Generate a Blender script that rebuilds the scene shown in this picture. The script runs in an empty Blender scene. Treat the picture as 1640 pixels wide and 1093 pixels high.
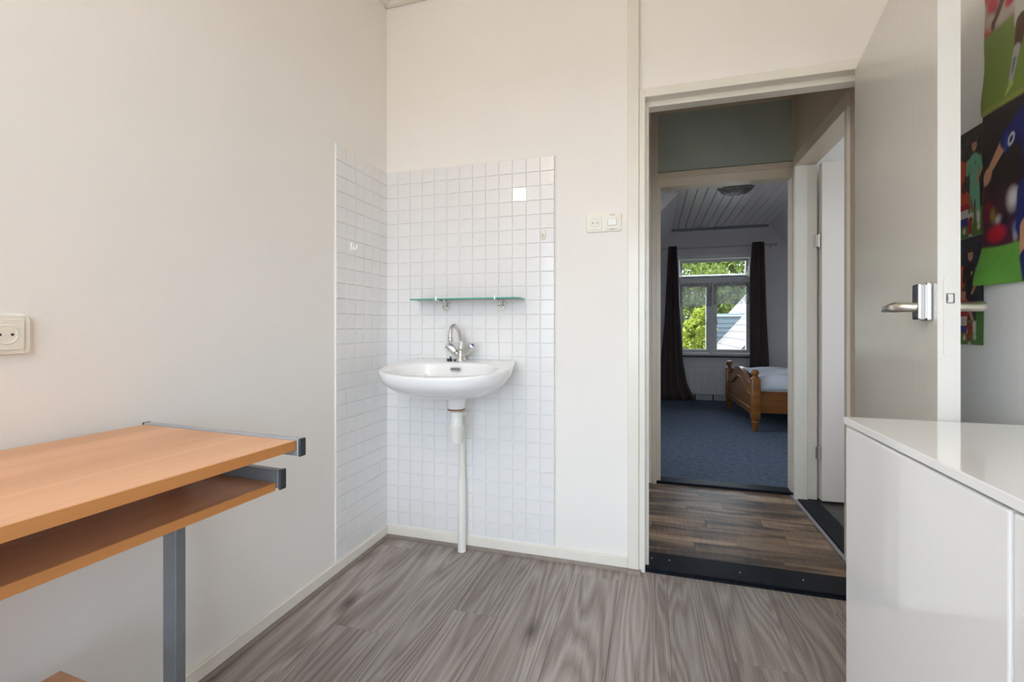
import bpy, bmesh, math, random
import numpy as np
from math import sin, cos, pi, radians, sqrt, atan2
from mathutils import Vector, Matrix

random.seed(7)
S = bpy.context.scene
COL = S.collection

# ------------------------------------------------------------------ camera
cam_d = bpy.data.cameras.new('camera')
cam_d.sensor_width = 36.0
cam_d.sensor_fit = 'HORIZONTAL'
cam_d.lens = 36.0 * 750.0 / 1640.0
cam_d.shift_y = -22.5 / 1640.0
cam_d.clip_start = 0.02
cam_d.clip_end = 500
cam = bpy.data.objects.new('camera', cam_d)
COL.objects.link(cam)
cam.location = (0, 0, 1.06)
cam.rotation_euler = (radians(90), 0, math.atan(224 / 750))
S.camera = cam

# ------------------------------------------------------------------ world, sun, exposure
S.view_settings.view_transform = 'Standard'
S.view_settings.look = 'None'
S.view_settings.exposure = 0.84
S.view_settings.gamma = 1.0
S.view_settings.use_curve_mapping = False
SKY = 4.2
SUN = 2.4
w = bpy.data.worlds.new('sky')
S.world = w
w.use_nodes = True
nt = w.node_tree
bg = nt.nodes['Background']
bg.inputs[0].default_value = (0.72, 0.86, 1.0, 1)
bg.inputs[1].default_value = SKY
sun_d = bpy.data.lights.new('sun', 'SUN')
sun_d.energy = SUN
sun_d.angle = radians(0.6)
sun_d.color = (1, 0.95, 0.86)
sun = bpy.data.objects.new('sun', sun_d)
COL.objects.link(sun)
sun.location = (-10, 10, 20)
sun.rotation_euler = Vector((0.72, -0.10, -0.75)).to_track_quat('-Z', 'Y').to_euler()   # shines towards +X, downwards
try:
    S.cycles.use_denoising = True
    S.cycles.max_bounces = 14
    S.cycles.diffuse_bounces = 8
    S.cycles.glossy_bounces = 5
    S.cycles.transparent_max_bounces = 16
    S.cycles.sample_clamp_indirect = 8.0
    S.cycles.caustics_reflective = False
    S.cycles.caustics_refractive = False
except Exception:
    pass


def portal(name, loc, rot, sx, sy):
    """marks a window opening for the sampler; gives off no light of its own"""
    d = bpy.data.lights.new(name, 'AREA')
    d.shape = 'RECTANGLE'
    d.size, d.size_y = sx, sy
    d.cycles.is_portal = True
    o = bpy.data.objects.new(name, d)
    COL.objects.link(o)
    o.location = loc
    o.rotation_euler = rot
    return o


# windows: rear wall of the room (behind the camera), bedroom far wall, added ones in side room and bedroom side wall
portal('sky_opening', (-0.18, -0.91, 1.065), (radians(90), 0, 0), 2.04, 1.97)
portal('sky_opening', (0.86, 7.46, 1.36), (radians(-90), 0, 0), 1.05, 1.5)
portal('sky_opening', (2.31, 2.78, 1.55), (0, radians(90), 0), 1.7, 0.96)
portal('sky_opening', (-1.21, 4.25, 1.50), (0, radians(-90), 0), 1.8, 1.3)

# ------------------------------------------------------------------ dimensions (metres)
YB = 2.10        # back wall
XL = -1.292      # left wall
XR = 0.90        # right wall
YR = -0.80       # rear wall
H1 = 2.70        # ceiling
YH = 3.32        # bedroom partition
YF = 7.30        # bedroom far wall


# ------------------------------------------------------------------ materials
MATS = {}


def new_mat(name):
    m = bpy.data.materials.new(name)
    m.use_nodes = True
    t = m.node_tree
    b = t.nodes['Principled BSDF']
    return m, t, b


def N(t, typ, **kw):
    n = t.nodes.new(typ)
    for k, v in kw.items():
        if k.startswith('i_'):
            key = k[2:]
            key = int(key) if key.isdigit() else key
            n.inputs[key].default_value = v
        else:
            setattr(n, k, v)
    return n


def ramp(t, stops):
    r = t.nodes.new('ShaderNodeValToRGB')
    e = r.color_ramp.elements
    while len(e) < len(stops):
        e.new(0.5)
    for k, (p, c) in enumerate(stops):
        e[k].position = p
        e[k].color = (c[0], c[1], c[2], 1)
    return r


def plain(name, col, rough=0.5, metal=0.0, spec=0.5, noise=0.0, nscale=8.0, bump=0.0, bscale=60.0, coat=0.0, stretch=None):
    if name in MATS:
        return MATS[name]
    m, t, b = new_mat(name)
    b.inputs['Roughness'].default_value = rough
    b.inputs['Metallic'].default_value = metal
    b.inputs['Specular IOR Level'].default_value = spec
    b.inputs['Coat Weight'].default_value = coat
    b.inputs['Coat Roughness'].default_value = 0.05
    b.inputs['Base Color'].default_value = (*col, 1)
    tc = N(t, 'ShaderNodeTexCoord')
    src = tc.outputs['Object']
    if stretch:
        mp = N(t, 'ShaderNodeMapping')
        mp.inputs['Scale'].default_value = stretch
        t.links.new(src, mp.inputs[0])
        src = mp.outputs[0]
    if noise:
        n = N(t, 'ShaderNodeTexNoise', i_Scale=nscale, i_Detail=4.0)
        t.links.new(src, n.inputs['Vector'])
        a = tuple(max(0, c * (1 - noise)) for c in col)
        c2 = tuple(min(1, c * (1 + noise)) for c in col)
        r = ramp(t, [(0.3, a), (0.7, c2)])
        t.links.new(n.outputs['Fac'], r.inputs[0])
        t.links.new(r.outputs[0], b.inputs['Base Color'])
    if bump:
        n = N(t, 'ShaderNodeTexNoise', i_Scale=bscale, i_Detail=3.0)
        t.links.new(src, n.inputs['Vector'])
        bp = N(t, 'ShaderNodeBump', i_Strength=bump, i_Distance=0.01)
        t.links.new(n.outputs['Fac'], bp.inputs['Height'])
        t.links.new(bp.outputs[0], b.inputs['Normal'])
    MATS[name] = m
    return m


def wood(name, dark, mid, light, along='Y', ring=12.0, xs=7.0, ys=0.75, rough=0.45, tone=0.25, fibre=0.35, tint=None, knots=False, sawn=0.0, spread=0.22, broad=0.42):
    """wood grain running along one object axis; each plank gets its own offset and tone"""
    m, t, b = new_mat(name)
    b.inputs['Roughness'].default_value = rough
    b.inputs['Specular IOR Level'].default_value = 0.4
    L = t.links.new
    tc = N(t, 'ShaderNodeTexCoord')
    oi = N(t, 'ShaderNodeObjectInfo')
    off = N(t, 'ShaderNodeMath', operation='MULTIPLY')
    off.inputs[1].default_value = 57.0
    L(oi.outputs['Random'], off.inputs[0])
    cmb = N(t, 'ShaderNodeCombineXYZ')
    L(off.outputs[0], cmb.inputs[0]); L(off.outputs[0], cmb.inputs[1]); L(off.outputs[0], cmb.inputs[2])
    add = N(t, 'ShaderNodeVectorMath', operation='ADD')
    L(tc.outputs['Object'], add.inputs[0]); L(cmb.outputs[0], add.inputs[1])

    def mapped(a, c):
        mp = N(t, 'ShaderNodeMapping')
        mp.inputs['Scale'].default_value = (a, c, a) if along == 'Y' else (c, a, a)
        L(add.outputs[0], mp.inputs[0])
        return mp.outputs[0]
    n1 = N(t, 'ShaderNodeTexNoise', i_Scale=1.0, i_Detail=2.0, i_Roughness=0.45, i_Distortion=0.35)
    L(mapped(xs, ys), n1.inputs['Vector'])
    mul = N(t, 'ShaderNodeMath', operation='MULTIPLY'); mul.inputs[1].default_value = ring
    L(n1.outputs['Fac'], mul.inputs[0])
    pp = N(t, 'ShaderNodeMath', operation='PINGPONG'); pp.inputs[1].default_value = 1.0
    L(mul.outputs[0], pp.inputs[0])
    n2 = N(t, 'ShaderNodeTexNoise', i_Scale=1.0, i_Detail=6.0, i_Roughness=0.7)
    L(mapped(210.0, 4.0), n2.inputs['Vector'])
    n3 = N(t, 'ShaderNodeTexNoise', i_Scale=1.0, i_Detail=3.0)
    L(mapped(9.0, 1.1), n3.inputs['Vector'])
    mx = N(t, 'ShaderNodeMix', data_type='FLOAT'); mx.inputs[0].default_value = fibre
    L(pp.outputs[0], mx.inputs[2]); L(n2.outputs['Fac'], mx.inputs[3])
    mx2 = N(t, 'ShaderNodeMix', data_type='FLOAT'); mx2.inputs[0].default_value = broad
    L(mx.outputs[0], mx2.inputs[2]); L(n3.outputs['Fac'], mx2.inputs[3])
    fac = mx2.outputs[0]
    if sawn:
        n4 = N(t, 'ShaderNodeTexNoise', i_Scale=1.0, i_Detail=2.0)
        L(mapped(6.0, 90.0), n4.inputs['Vector'])
        mx3 = N(t, 'ShaderNodeMix', data_type='FLOAT'); mx3.inputs[0].default_value = sawn
        L(fac, mx3.inputs[2]); L(n4.outputs['Fac'], mx3.inputs[3])
        fac = mx3.outputs[0]
    r = ramp(t, [(0.5 - spread, dark), (0.49, mid), (0.5 + spread, light)])
    L(fac, r.inputs[0])
    colr = r.outputs[0]
    if knots:
        v = N(t, 'ShaderNodeTexVoronoi', i_Scale=1.0)
        L(mapped(4.2, 1.9), v.inputs['Vector'])
        kr = ramp(t, [(0.02, (0.34, 0.31, 0.29)), (0.10, (0.72, 0.70, 0.68)), (0.2, (1, 1, 1))])
        L(v.outputs['Distance'], kr.inputs[0])
        km = N(t, 'ShaderNodeMix', data_type='RGBA', blend_type='MULTIPLY'); km.inputs[0].default_value = 1.0
        L(colr, km.inputs[6]); L(kr.outputs[0], km.inputs[7])
        colr = km.outputs[2]
    # tone of this plank
    tm = N(t, 'ShaderNodeMapRange'); tm.inputs[3].default_value = 1 - tone; tm.inputs[4].default_value = 1 + tone
    L(oi.outputs['Random'], tm.inputs[0])
    hm = N(t, 'ShaderNodeMix', data_type='RGBA', blend_type='MULTIPLY'); hm.inputs[0].default_value = 1.0
    L(colr, hm.inputs[6]); L(tm.outputs[0], hm.inputs[7])
    L(hm.outputs[2], b.inputs['Base Color'])
    bp = N(t, 'ShaderNodeBump', i_Strength=0.12, i_Distance=0.002)
    L(n2.outputs['Fac'], bp.inputs['Height']); L(bp.outputs[0], b.inputs['Normal'])
    MATS[name] = m
    return m


def thin_glass(name, tint=(1, 1, 1), refl=0.06):
    m = bpy.data.materials.new(name); m.use_nodes = True
    t = m.node_tree; t.nodes.clear()
    out = N(t, 'ShaderNodeOutputMaterial'); mx = N(t, 'ShaderNodeMixShader')
    tr = N(t, 'ShaderNodeBsdfTransparent'); tr.inputs[0].default_value = (*tint, 1)
    gl = N(t, 'ShaderNodeBsdfGlossy'); gl.inputs['Roughness'].default_value = 0.01
    fr = N(t, 'ShaderNodeFresnel'); fr.inputs[0].default_value = 1.45
    t.links.new(fr.outputs[0], mx.inputs[0]); t.links.new(tr.outputs[0], mx.inputs[1]); t.links.new(gl.outputs[0], mx.inputs[2])
    t.links.new(mx.outputs[0], out.inputs[0])
    MATS[name] = m
    return m


def cloth(name, col, trans=0.0, holes=0.0, rough=0.9):
    """diffuse cloth; trans = light let through the fibres, holes = open weave"""
    m = bpy.data.materials.new(name); m.use_nodes = True
    t = m.node_tree; t.nodes.clear()
    L = t.links.new
    out = N(t, 'ShaderNodeOutputMaterial')
    df = N(t, 'ShaderNodeBsdfDiffuse'); df.inputs[0].default_value = (*col, 1)
    tl = N(t, 'ShaderNodeBsdfTranslucent'); tl.inputs[0].default_value = (*col, 1)
    mx = N(t, 'ShaderNodeMixShader'); mx.inputs[0].default_value = trans
    L(df.outputs[0], mx.inputs[1]); L(tl.outputs[0], mx.inputs[2])
    tc = N(t, 'ShaderNodeTexCoord')
    if holes:
        tr = N(t, 'ShaderNodeBsdfTransparent')
        m2 = N(t, 'ShaderNodeMixShader')
        v = N(t, 'ShaderNodeTexNoise', i_Scale=70.0, i_Detail=1.0)
        L(tc.outputs['Object'], v.inputs['Vector'])
        mr = N(t, 'ShaderNodeMapRange'); mr.inputs[1].default_value = 0.35; mr.inputs[2].default_value = 0.65
        mr.inputs[3].default_value = holes - 0.2; mr.inputs[4].default_value = holes + 0.2
        L(v.outputs['Fac'], mr.inputs[0]); L(mr.outputs[0], m2.inputs[0])
        L(mx.outputs[0], m2.inputs[1]); L(tr.outputs[0], m2.inputs[2])
        L(m2.outputs[0], out.inputs[0])
    else:
        L(mx.outputs[0], out.inputs[0])
    MATS[name] = m
    return m


def leaf_mat(name, a, b_):
    m = bpy.data.materials.new(name); m.use_nodes = True
    t = m.node_tree; t.nodes.clear(); L = t.links.new
    out = N(t, 'ShaderNodeOutputMaterial')
    g = N(t, 'ShaderNodeNewGeometry')
    r = ramp(t, [(0.0, a), (1.0, b_)])
    L(g.outputs['Random Per Island'], r.inputs[0])
    df = N(t, 'ShaderNodeBsdfDiffuse'); tl = N(t, 'ShaderNodeBsdfTranslucent'); mx = N(t, 'ShaderNodeMixShader'); mx.inputs[0].default_value = 0.45
    L(r.outputs[0], df.inputs[0]); L(r.outputs[0], tl.inputs[0]); L(df.outputs[0], mx.inputs[1]); L(tl.outputs[0], mx.inputs[2]); L(mx.outputs[0], out.inputs[0])
    MATS[name] = m
    return m


def print_mat():
    m, t, b = new_mat('printed_paper')
    a = N(t, 'ShaderNodeAttribute', attribute_name='Print')
    t.links.new(a.outputs['Color'], b.inputs['Base Color'])
    b.inputs['Roughness'].default_value = 0.32
    MATS['printed_paper'] = m
    return m


wall_m = plain('wall_paint', (0.84, 0.81, 0.775), 0.75, noise=0.012, nscale=2.2, bump=0.06, bscale=55)
wall_r = plain('wall_paint_cool', (0.90, 0.885, 0.865), 0.7, noise=0.012, nscale=2.0, bump=0.08, bscale=45)
ceil_m = plain('ceiling_paint', (0.87, 0.82, 0.74), 0.8, noise=0.02, nscale=3, bump=0.1)
gloss_w = plain('cream_gloss_paint', (0.78, 0.745, 0.67), 0.22, noise=0.02, nscale=6, bump=0.10, bscale=22)
base_m = plain('baseboard_paint', (0.80, 0.765, 0.69), 0.3, noise=0.03, nscale=9, bump=0.08, bscale=30)
door_m = plain('door_paint', (0.74, 0.715, 0.66), 0.20, noise=0.03, nscale=5, bump=0.10, bscale=6, stretch=(60, 60, 1.2))
door_e = plain('door_edge_paint', (0.66, 0.635, 0.59), 0.35, noise=0.01, nscale=10, bump=0.08, bscale=30)
door2_m = plain('white_door_paint', (0.82, 0.755, 0.70), 0.35, bump=0.06, bscale=25)
tile_m = plain('glazed_tile', (0.80, 0.79, 0.785), 0.17, noise=0.012, nscale=30, bump=0.05, bscale=25)
grout_m = plain('grout', (0.83, 0.82, 0.80), 0.8, noise=0.03, nscale=40)
ceramic = plain('sanitary_ceramic', (0.86, 0.86, 0.865), 0.08, coat=0.3)
chrome = plain('chrome', (0.72, 0.72, 0.72), 0.12, metal=1.0)
nickel = plain('satin_nickel', (0.70, 0.67, 0.61), 0.3, metal=1.0)
alu = plain('brushed_aluminium', (0.66, 0.68, 0.70), 0.30, metal=1.0)
pvc = plain('white_pvc', (0.82, 0.81, 0.77), 0.3)
pvc_y = plain('aged_pvc', (0.80, 0.78, 0.70), 0.35, noise=0.03, nscale=12)
cream_pl = plain('cream_plastic', (0.80, 0.77, 0.68), 0.3)
white_pl = plain('white_plastic', (0.86, 0.85, 0.80), 0.25)
dark = plain('dark_gap', (0.02, 0.02, 0.02), 0.6)
blackp = plain('black_plastic', (0.03, 0.033, 0.04), 0.4, noise=0.1, nscale=20)
blackpaint = plain('black_gloss_paint', (0.008, 0.010, 0.016), 0.42, spec=0.10, noise=0.3, nscale=30, bump=0.06, bscale=40)
steel_g = plain('grey_steel', (0.22, 0.235, 0.255), 0.35, metal=0.3, noise=0.04, nscale=30)
steel_l = plain('silver_steel', (0.38, 0.41, 0.45), 0.30, metal=0.4, noise=0.03, nscale=30)
white_gl = plain('white_high_gloss', (0.88, 0.88, 0.875), 0.06, coat=0.5)
brass_r = plain('rubber_ring', (0.30, 0.13, 0.06), 0.6)
blue_dot = plain('blue_dot', (0.02, 0.06, 0.35), 0.3)
carpet_m = plain('blue_carpet', (0.155, 0.190, 0.260), 0.98, spec=0.1, noise=0.22, nscale=26, bump=0.6, bscale=400)
sidefl_m = plain('grey_floor', (0.10, 0.095, 0.09), 0.7, noise=0.15, nscale=40)
bedwall = plain('bedroom_wall_paint', (0.77, 0.735, 0.74), 0.8, noise=0.02, nscale=3, bump=0.1)
boards_m = plain('ceiling_board_paint', (0.80, 0.76, 0.72), 0.32, noise=0.03, nscale=4, stretch=(6, 1, 6))
landwall = plain('landing_wall_paint', (0.54, 0.46, 0.37), 0.7, noise=0.03, nscale=4, bump=0.1)
landceil = plain('landing_ceiling_panel', (0.46, 0.42, 0.37), 0.8, noise=0.08, nscale=25)
panel_gr = plain('green_grey_panel', (0.40, 0.45, 0.415), 0.25, noise=0.14, nscale=2.5)
frame_b = plain('beige_frame_paint', (0.62, 0.54, 0.43), 0.28, noise=0.03, nscale=5, bump=0.08, bscale=20)
win_w = plain('window_white_paint', (0.78, 0.77, 0.75), 0.3)
win_d = plain('window_seal_dark', (0.05, 0.055, 0.06), 0.5)
curt_m = cloth('brown_curtain', (0.20, 0.155, 0.145), trans=0.40)
lace_m = cloth('lace', (0.62, 0.62, 0.62), trans=0.25, holes=0.72)
sheet_m = cloth('white_sheet', (0.80, 0.81, 0.85), trans=0.05)
matt_m = cloth('mattress_cover', (0.62, 0.62, 0.62), trans=0.0)
rad_m = plain('radiator_paint', (0.74, 0.73, 0.72), 0.3)
lampg = plain('ripple_glass', (0.16, 0.16, 0.145), 0.10, metal=0.2, noise=0.5, nscale=40, bump=0.9, bscale=45)
glass = thin_glass('window_glass')
sglass = thin_glass('shelf_glass', (0.93, 0.985, 0.96))
gedge = plain('green_glass_edge', (0.10, 0.42, 0.34), 0.08)
bark = plain('bark', (0.12, 0.09, 0.07), 0.9, noise=0.3, nscale=10)
leaf1 = leaf_mat('leaves_yellow_green', (0.15, 0.19, 0.02), (0.36, 0.40, 0.07))
leaf2 = leaf_mat('leaves_green', (0.08, 0.12, 0.025), (0.22, 0.26, 0.07))
leaf3 = leaf_mat('leaves_deep_green', (0.05, 0.08, 0.03), (0.13, 0.17, 0.06))
side_m = plain('siding_paint', (0.085, 0.112, 0.125), 0.5, noise=0.05, nscale=6)
rooft = plain('roof_tile_grey', (0.125, 0.110, 0.100), 0.6, noise=0.2, nscale=6)
roofp = plain('roof_pale', (0.26, 0.23, 0.22), 0.6, noise=0.1, nscale=6)
brick_m = plain('house_brick', (0.36, 0.22, 0.17), 0.8, noise=0.2, nscale=14)
grass_m = plain('garden_paving', (0.30, 0.26, 0.22), 0.95, noise=0.15, nscale=0.7)
outer = plain('outside_render', (0.55, 0.52, 0.48), 0.8, noise=0.05)
floor_w = wood('grey_oak_laminate', (0.19, 0.150, 0.135), (0.305, 0.262, 0.243), (0.44, 0.40, 0.38), 'Y', ring=40, xs=6.0, ys=0.45, rough=0.42, tone=0.10, fibre=0.74, knots=True, spread=0.15, broad=0.36)
strip_w = plain('laminate_edge_strip', (0.24, 0.195, 0.165), 0.4, noise=0.12, nscale=25)
land_w = wood('rustic_brown_laminate', (0.055, 0.030, 0.018), (0.180, 0.105, 0.062), (0.33, 0.22, 0.14), 'X', ring=5, xs=13, ys=1.9, rough=0.38, tone=0.40, fibre=0.35, sawn=0.22, spread=0.15)
desk_w = wood('beech_laminate', (0.53, 0.262, 0.130), (0.62, 0.330, 0.175), (0.71, 0.40, 0.225), 'Y', ring=5, xs=9, ys=0.35, rough=0.36, tone=0.0, fibre=0.6, spread=0.16)
desk_e = wood('beech_edge_band', (0.50, 0.20, 0.06), (0.58, 0.245, 0.075), (0.64, 0.28, 0.09), 'Y', ring=4, xs=9, ys=0.4, rough=0.35, tone=0.0, fibre=0.5)
pine_y = wood('pine_across', (0.16, 0.055, 0.013), (0.25, 0.095, 0.022), (0.33, 0.135, 0.034), 'Y', ring=4, xs=7, ys=0.6, rough=0.28, tone=0.03, fibre=0.6, spread=0.3)
pine_w = wood('pine', (0.14, 0.045, 0.010), (0.27, 0.100, 0.022), (0.36, 0.145, 0.036), 'X', ring=4, xs=9, ys=0.9, rough=0.28, tone=0.05, fibre=0.5, spread=0.28)
paper_m = print_mat()

# ------------------------------------------------------------------ helpers
FR = {}


def tag(o, label=None, cat=None, group=None, kind=None):
    if label: o['label'] = label
    if cat: o['category'] = cat
    if group: o['group'] = group
    if kind: o['kind'] = kind
    return o


def thing(name, label, cat, loc=(0, 0, 0), rotz=0.0, group=None, local=False, kind=None):
    """Empty at the base of a thing; parts are given in world coordinates unless local"""
    o = bpy.data.objects.new(name, None)
    o.empty_display_size = 0.05
    COL.objects.link(o)
    o.location = loc
    o.rotation_euler = (0, 0, rotz)
    FR[o.name] = None if local else Vector(loc)
    return tag(o, label, cat, group, kind)


def obj(name, bm, mat, parent=None, smooth=False, kind=None, label=None):
    off = FR.get(parent.name) if parent is not None else None
    if off is not None:
        bmesh.ops.translate(bm, verts=bm.verts, vec=-off)
    bmesh.ops.recalc_face_normals(bm, faces=bm.faces)
    me = bpy.data.meshes.new(name)
    bm.to_mesh(me)
    bm.free()
    if smooth:
        for p in me.polygons:
            p.use_smooth = True
    me.materials.append(mat)
    o = bpy.data.objects.new(name, me)
    COL.objects.link(o)
    if parent is not None:
        o.parent = parent
        FR[o.name] = off
    if kind: o['kind'] = kind
    if label: o['label'] = label
    return o


def smooth_by_angle(o, ang=35):
    me = o.data
    for p in me.polygons:
        p.use_smooth = True
    bm = bmesh.new(); bm.from_mesh(me)
    for e in bm.edges:
        if len(e.link_faces) == 2 and e.calc_face_angle(0) > radians(ang):
            e.smooth = False
    bm.to_mesh(me); bm.free()
    return o


def struct(name, bm, mat, label, cat, parent=None):
    o = obj(name, bm, mat, parent)
    if parent is None:
        tag(o, label, cat, kind='structure')
    return o


def BM():
    return bmesh.new()


def box(bm, x0, x1, y0, y1, z0, z1, bev=0.0, seg=1):
    vs = [bm.verts.new((x, y, z)) for x in (x0, x1) for y in (y0, y1) for z in (z0, z1)]
    q = [(0, 1, 3, 2), (4, 6, 7, 5), (0, 4, 5, 1), (2, 3, 7, 6), (0, 2, 6, 4), (1, 5, 7, 3)]
    fs = [bm.faces.new([vs[i] for i in f]) for f in q]
    if bev:
        es = list({e for f in fs for e in f.edges})
        bmesh.ops.bevel(bm, geom=es, offset=bev, segments=seg, affect='EDGES', profile=0.5)
    return bm


def bx(*a, **k):
    return box(BM(), *a, **k)


def tube(bm, pts, radii, seg=12, cap=True):
    pts = [Vector(p) for p in pts]
    if not hasattr(radii, '__len__'):
        radii = [radii] * len(pts)
    rings = []
    up = None
    for i, p in enumerate(pts):
        d = (pts[min(i + 1, len(pts) - 1)] - pts[max(i - 1, 0)]).normalized()
        if up is None:
            up = Vector((0, 0, 1)) if abs(d.z) < 0.9 else Vector((1, 0, 0))
        a = d.cross(up).normalized()
        up = a.cross(d).normalized()
        rings.append([bm.verts.new(p + (a * cos(2 * pi * k / seg) + up * sin(2 * pi * k / seg)) * radii[i]) for k in range(seg)])
    for r0, r1 in zip(rings, rings[1:]):
        for k in range(seg):
            bm.faces.new((r0[k], r0[(k + 1) % seg], r1[(k + 1) % seg], r1[k]))
    if cap:
        bm.faces.new(rings[0][::-1])
        bm.faces.new(rings[-1])
    return bm


def lathe(bm, prof, c, seg=24, cap=True):
    rings = [[bm.verts.new((c[0] + r * cos(2 * pi * k / seg), c[1] + r * sin(2 * pi * k / seg), c[2] + z)) for k in range(seg)] for r, z in prof]
    for r0, r1 in zip(rings, rings[1:]):
        for k in range(seg):
            bm.faces.new((r0[k], r0[(k + 1) % seg], r1[(k + 1) % seg], r1[k]))
    if cap:
        bm.faces.new(rings[0][::-1]); bm.faces.new(rings[-1])
    return bm


def prism(bm, poly, f0, f1):
    """poly: list of 2D points, f0/f1 map a 2D point to 3D on the two end faces"""
    a = [bm.verts.new(f0(*p)) for p in poly]
    b = [bm.verts.new(f1(*p)) for p in poly]
    n = len(poly)
    bm.faces.new(a[::-1]); bm.faces.new(b)
    for k in range(n):
        bm.faces.new((a[k], a[(k + 1) % n], b[(k + 1) % n], b[k]))
    return bm


def catmull(pts, n=6):
    out = []
    P = [Vector(p) for p in pts]
    for i in range(len(P) - 1):
        p0, p1, p2, p3 = P[max(i - 1, 0)], P[i], P[i + 1], P[min(i + 2, len(P) - 1)]
        for k in range(n):
            t = k / n
            out.append(0.5 * ((2 * p1) + (p2 - p0) * t + (2 * p0 - 5 * p1 + 4 * p2 - p3) * t * t + (3 * p1 - p0 - 3 * p2 + p3) * t ** 3))
    out.append(P[-1])
    return out


def rrect(w, h, r, n=4):
    """rounded rectangle outline centred on 0"""
    out = []
    for cx, cy, a0 in ((w / 2 - r, h / 2 - r, 0), (-w / 2 + r, h / 2 - r, 90), (-w / 2 + r, -h / 2 + r, 180), (w / 2 - r, -h / 2 + r, 270)):
        for k in range(n + 1):
            a = radians(a0 + 90 * k / n)
            out.append((cx + r * cos(a), cy + r * sin(a)))
    return out


def share(src, name, parent, loc, rot=(0, 0, 0), scale=(1, 1, 1)):
    o = src.copy()
    COL.objects.link(o)
    o.name = name
    o.parent = parent
    o.location = loc
    o.rotation_euler = rot
    o.scale = scale
    return o


# ================================================================== ROOM SHELL
# --- back wall (with recessed panel over the door)
bm = BM()
box(bm, XL - 0.1, -0.10, YB, 2.22, -0.02, H1)
box(bm, -0.10, XR + 0.1, YB + 0.018, 2.22, 2.060, H1)
box(bm, 0.86, XR + 0.1, YB, 2.22, -0.02, 2.086)
wall_back = struct('wall_back', bm, wall_m, 'off-white painted back wall with a square-tiled splashback behind the washbasin', 'wall')
wall_left = struct('wall_left', bx(XL - 0.12, XL, YR - 0.1, 2.22, -0.02, H1), wall_m, 'long off-white painted wall beside the desk, tiled near its corner', 'wall')
wall_right = struct('wall_right', bx(XR, XR + 0.1, YR - 0.1, 2.118, -0.02, H1), wall_r, 'white painted wall hung with football posters behind the open door', 'wall')
bm = BM()
wx0, wx1, wz0, wz1 = -1.20, 0.84, 0.08, 2.05
box(bm, XL - 0.1, wx0, YR - 0.1, YR, -0.02, H1)
box(bm, wx1, XR + 0.1, YR - 0.1, YR, -0.02, H1)
box(bm, wx0, wx1, YR - 0.1, YR, -0.02, wz0)
box(bm, wx0, wx1, YR - 0.1, YR, wz1, H1)
struct('wall_rear', bm, wall_m, 'off-white wall around the tall glazed doors facing the washbasin', 'wall')
struct('ceiling', bx(XL - 0.12, XR + 0.1, YR - 0.1, 2.22, H1, H1 + 0.1), ceil_m, 'cream painted ceiling over the room with the washbasin', 'ceiling')


def window_simple(name, label, axis, a0, a1, z0, z1, p, depth, mull):
    """plain glazed window; axis X: spans x at y=p, axis Y: spans y at x=p"""
    t = thing(name, label, 'window', ((a0 + a1) / 2, p, z0) if axis == 'X' else (p, (a0 + a1) / 2, z0), kind='structure')

    def B(bm, u0, u1, d0, d1, zz0, zz1):
        return box(bm, u0, u1, p + d0, p + d1, zz0, zz1) if axis == 'X' else box(bm, p + d0, p + d1, u0, u1, zz0, zz1)
    bm = BM()
    B(bm, a0, a0 + 0.05, -depth, depth, z0, z1); B(bm, a1 - 0.05, a1, -depth, depth, z0, z1)
    B(bm, a0 + 0.05, a1 - 0.05, -depth, depth, z0, z0 + 0.05); B(bm, a0 + 0.05, a1 - 0.05, -depth, depth, z1 - 0.05, z1)
    obj('window_frame', bm, win_w, t)
    ms = [a0 + (a1 - a0) * k / mull for k in range(mull + 1)]
    for k in range(1, mull):
        obj('mullion', B(BM(), ms[k] - 0.025, ms[k] + 0.025, -depth, depth, z0 + 0.05, z1 - 0.05), win_w, t)
    for k in range(mull):
        obj('pane', B(BM(), ms[k] + (0.05 if k == 0 else 0.025), ms[k + 1] - (0.05 if k == mull - 1 else 0.025), -0.002, 0.002, z0 + 0.05, z1 - 0.05), glass, t)
    return t


window_simple('window_2', 'tall white-framed glazed doors opposite the washbasin wall', 'X', wx0, wx1, wz0, wz1, YR - 0.05, 0.03, 2)

# ceiling lamp of the room (lit)
t = thing('globe_lamp', 'lit opal glass globe lamp hanging from the cream ceiling', 'lamp', (-0.70, -0.25, H1))
lm, ltree, lb = new_mat('lit_opal_glass')
lb.inputs['Base Color'].default_value = (0.9, 0.88, 0.84, 1)
lb.inputs['Emission Color'].default_value = (1.0, 0.955, 0.89, 1)
lb.inputs['Emission Strength'].default_value = 24.0
obj('globe', lathe(BM(), [(0.11 * sin(pi * k / 14) + 0.0005, -0.11 * cos(pi * k / 14)) for k in range(15)], (-0.70, -0.25, H1 - 0.19), 28), lm, t, smooth=True)
obj('ceiling_rose', lathe(BM(), [(0.028, -0.085), (0.03, -0.06), (0.05, -0.03), (0.05, 0.0)], (-0.70, -0.25, H1), 20), win_w, t)

# cornice at the ceiling
for nm, args, lb in (('trim_1', (XL, XR, YB - 0.035, YB, H1 - 0.025, H1), 'cream ceiling moulding along the top of the back wall'),
                     ('trim_2', (XL, XL + 0.035, YR, YB - 0.035, H1 - 0.025, H1), 'cream ceiling moulding along the top of the long wall')):
    struct(nm, bx(*args, bev=0.008, seg=2), gloss_w, lb, 'trim')

# --- main floor: base slab and laminate planks
floor = struct('floor', bx(XL - 0.1, XR + 0.1, YR - 0.1, 2.10, -0.12, -0.011), dark, 'grey oak laminate floor of planks running towards the doorway', 'floor')
PW, PL = 0.192, 1.285
PM = {}


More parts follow.
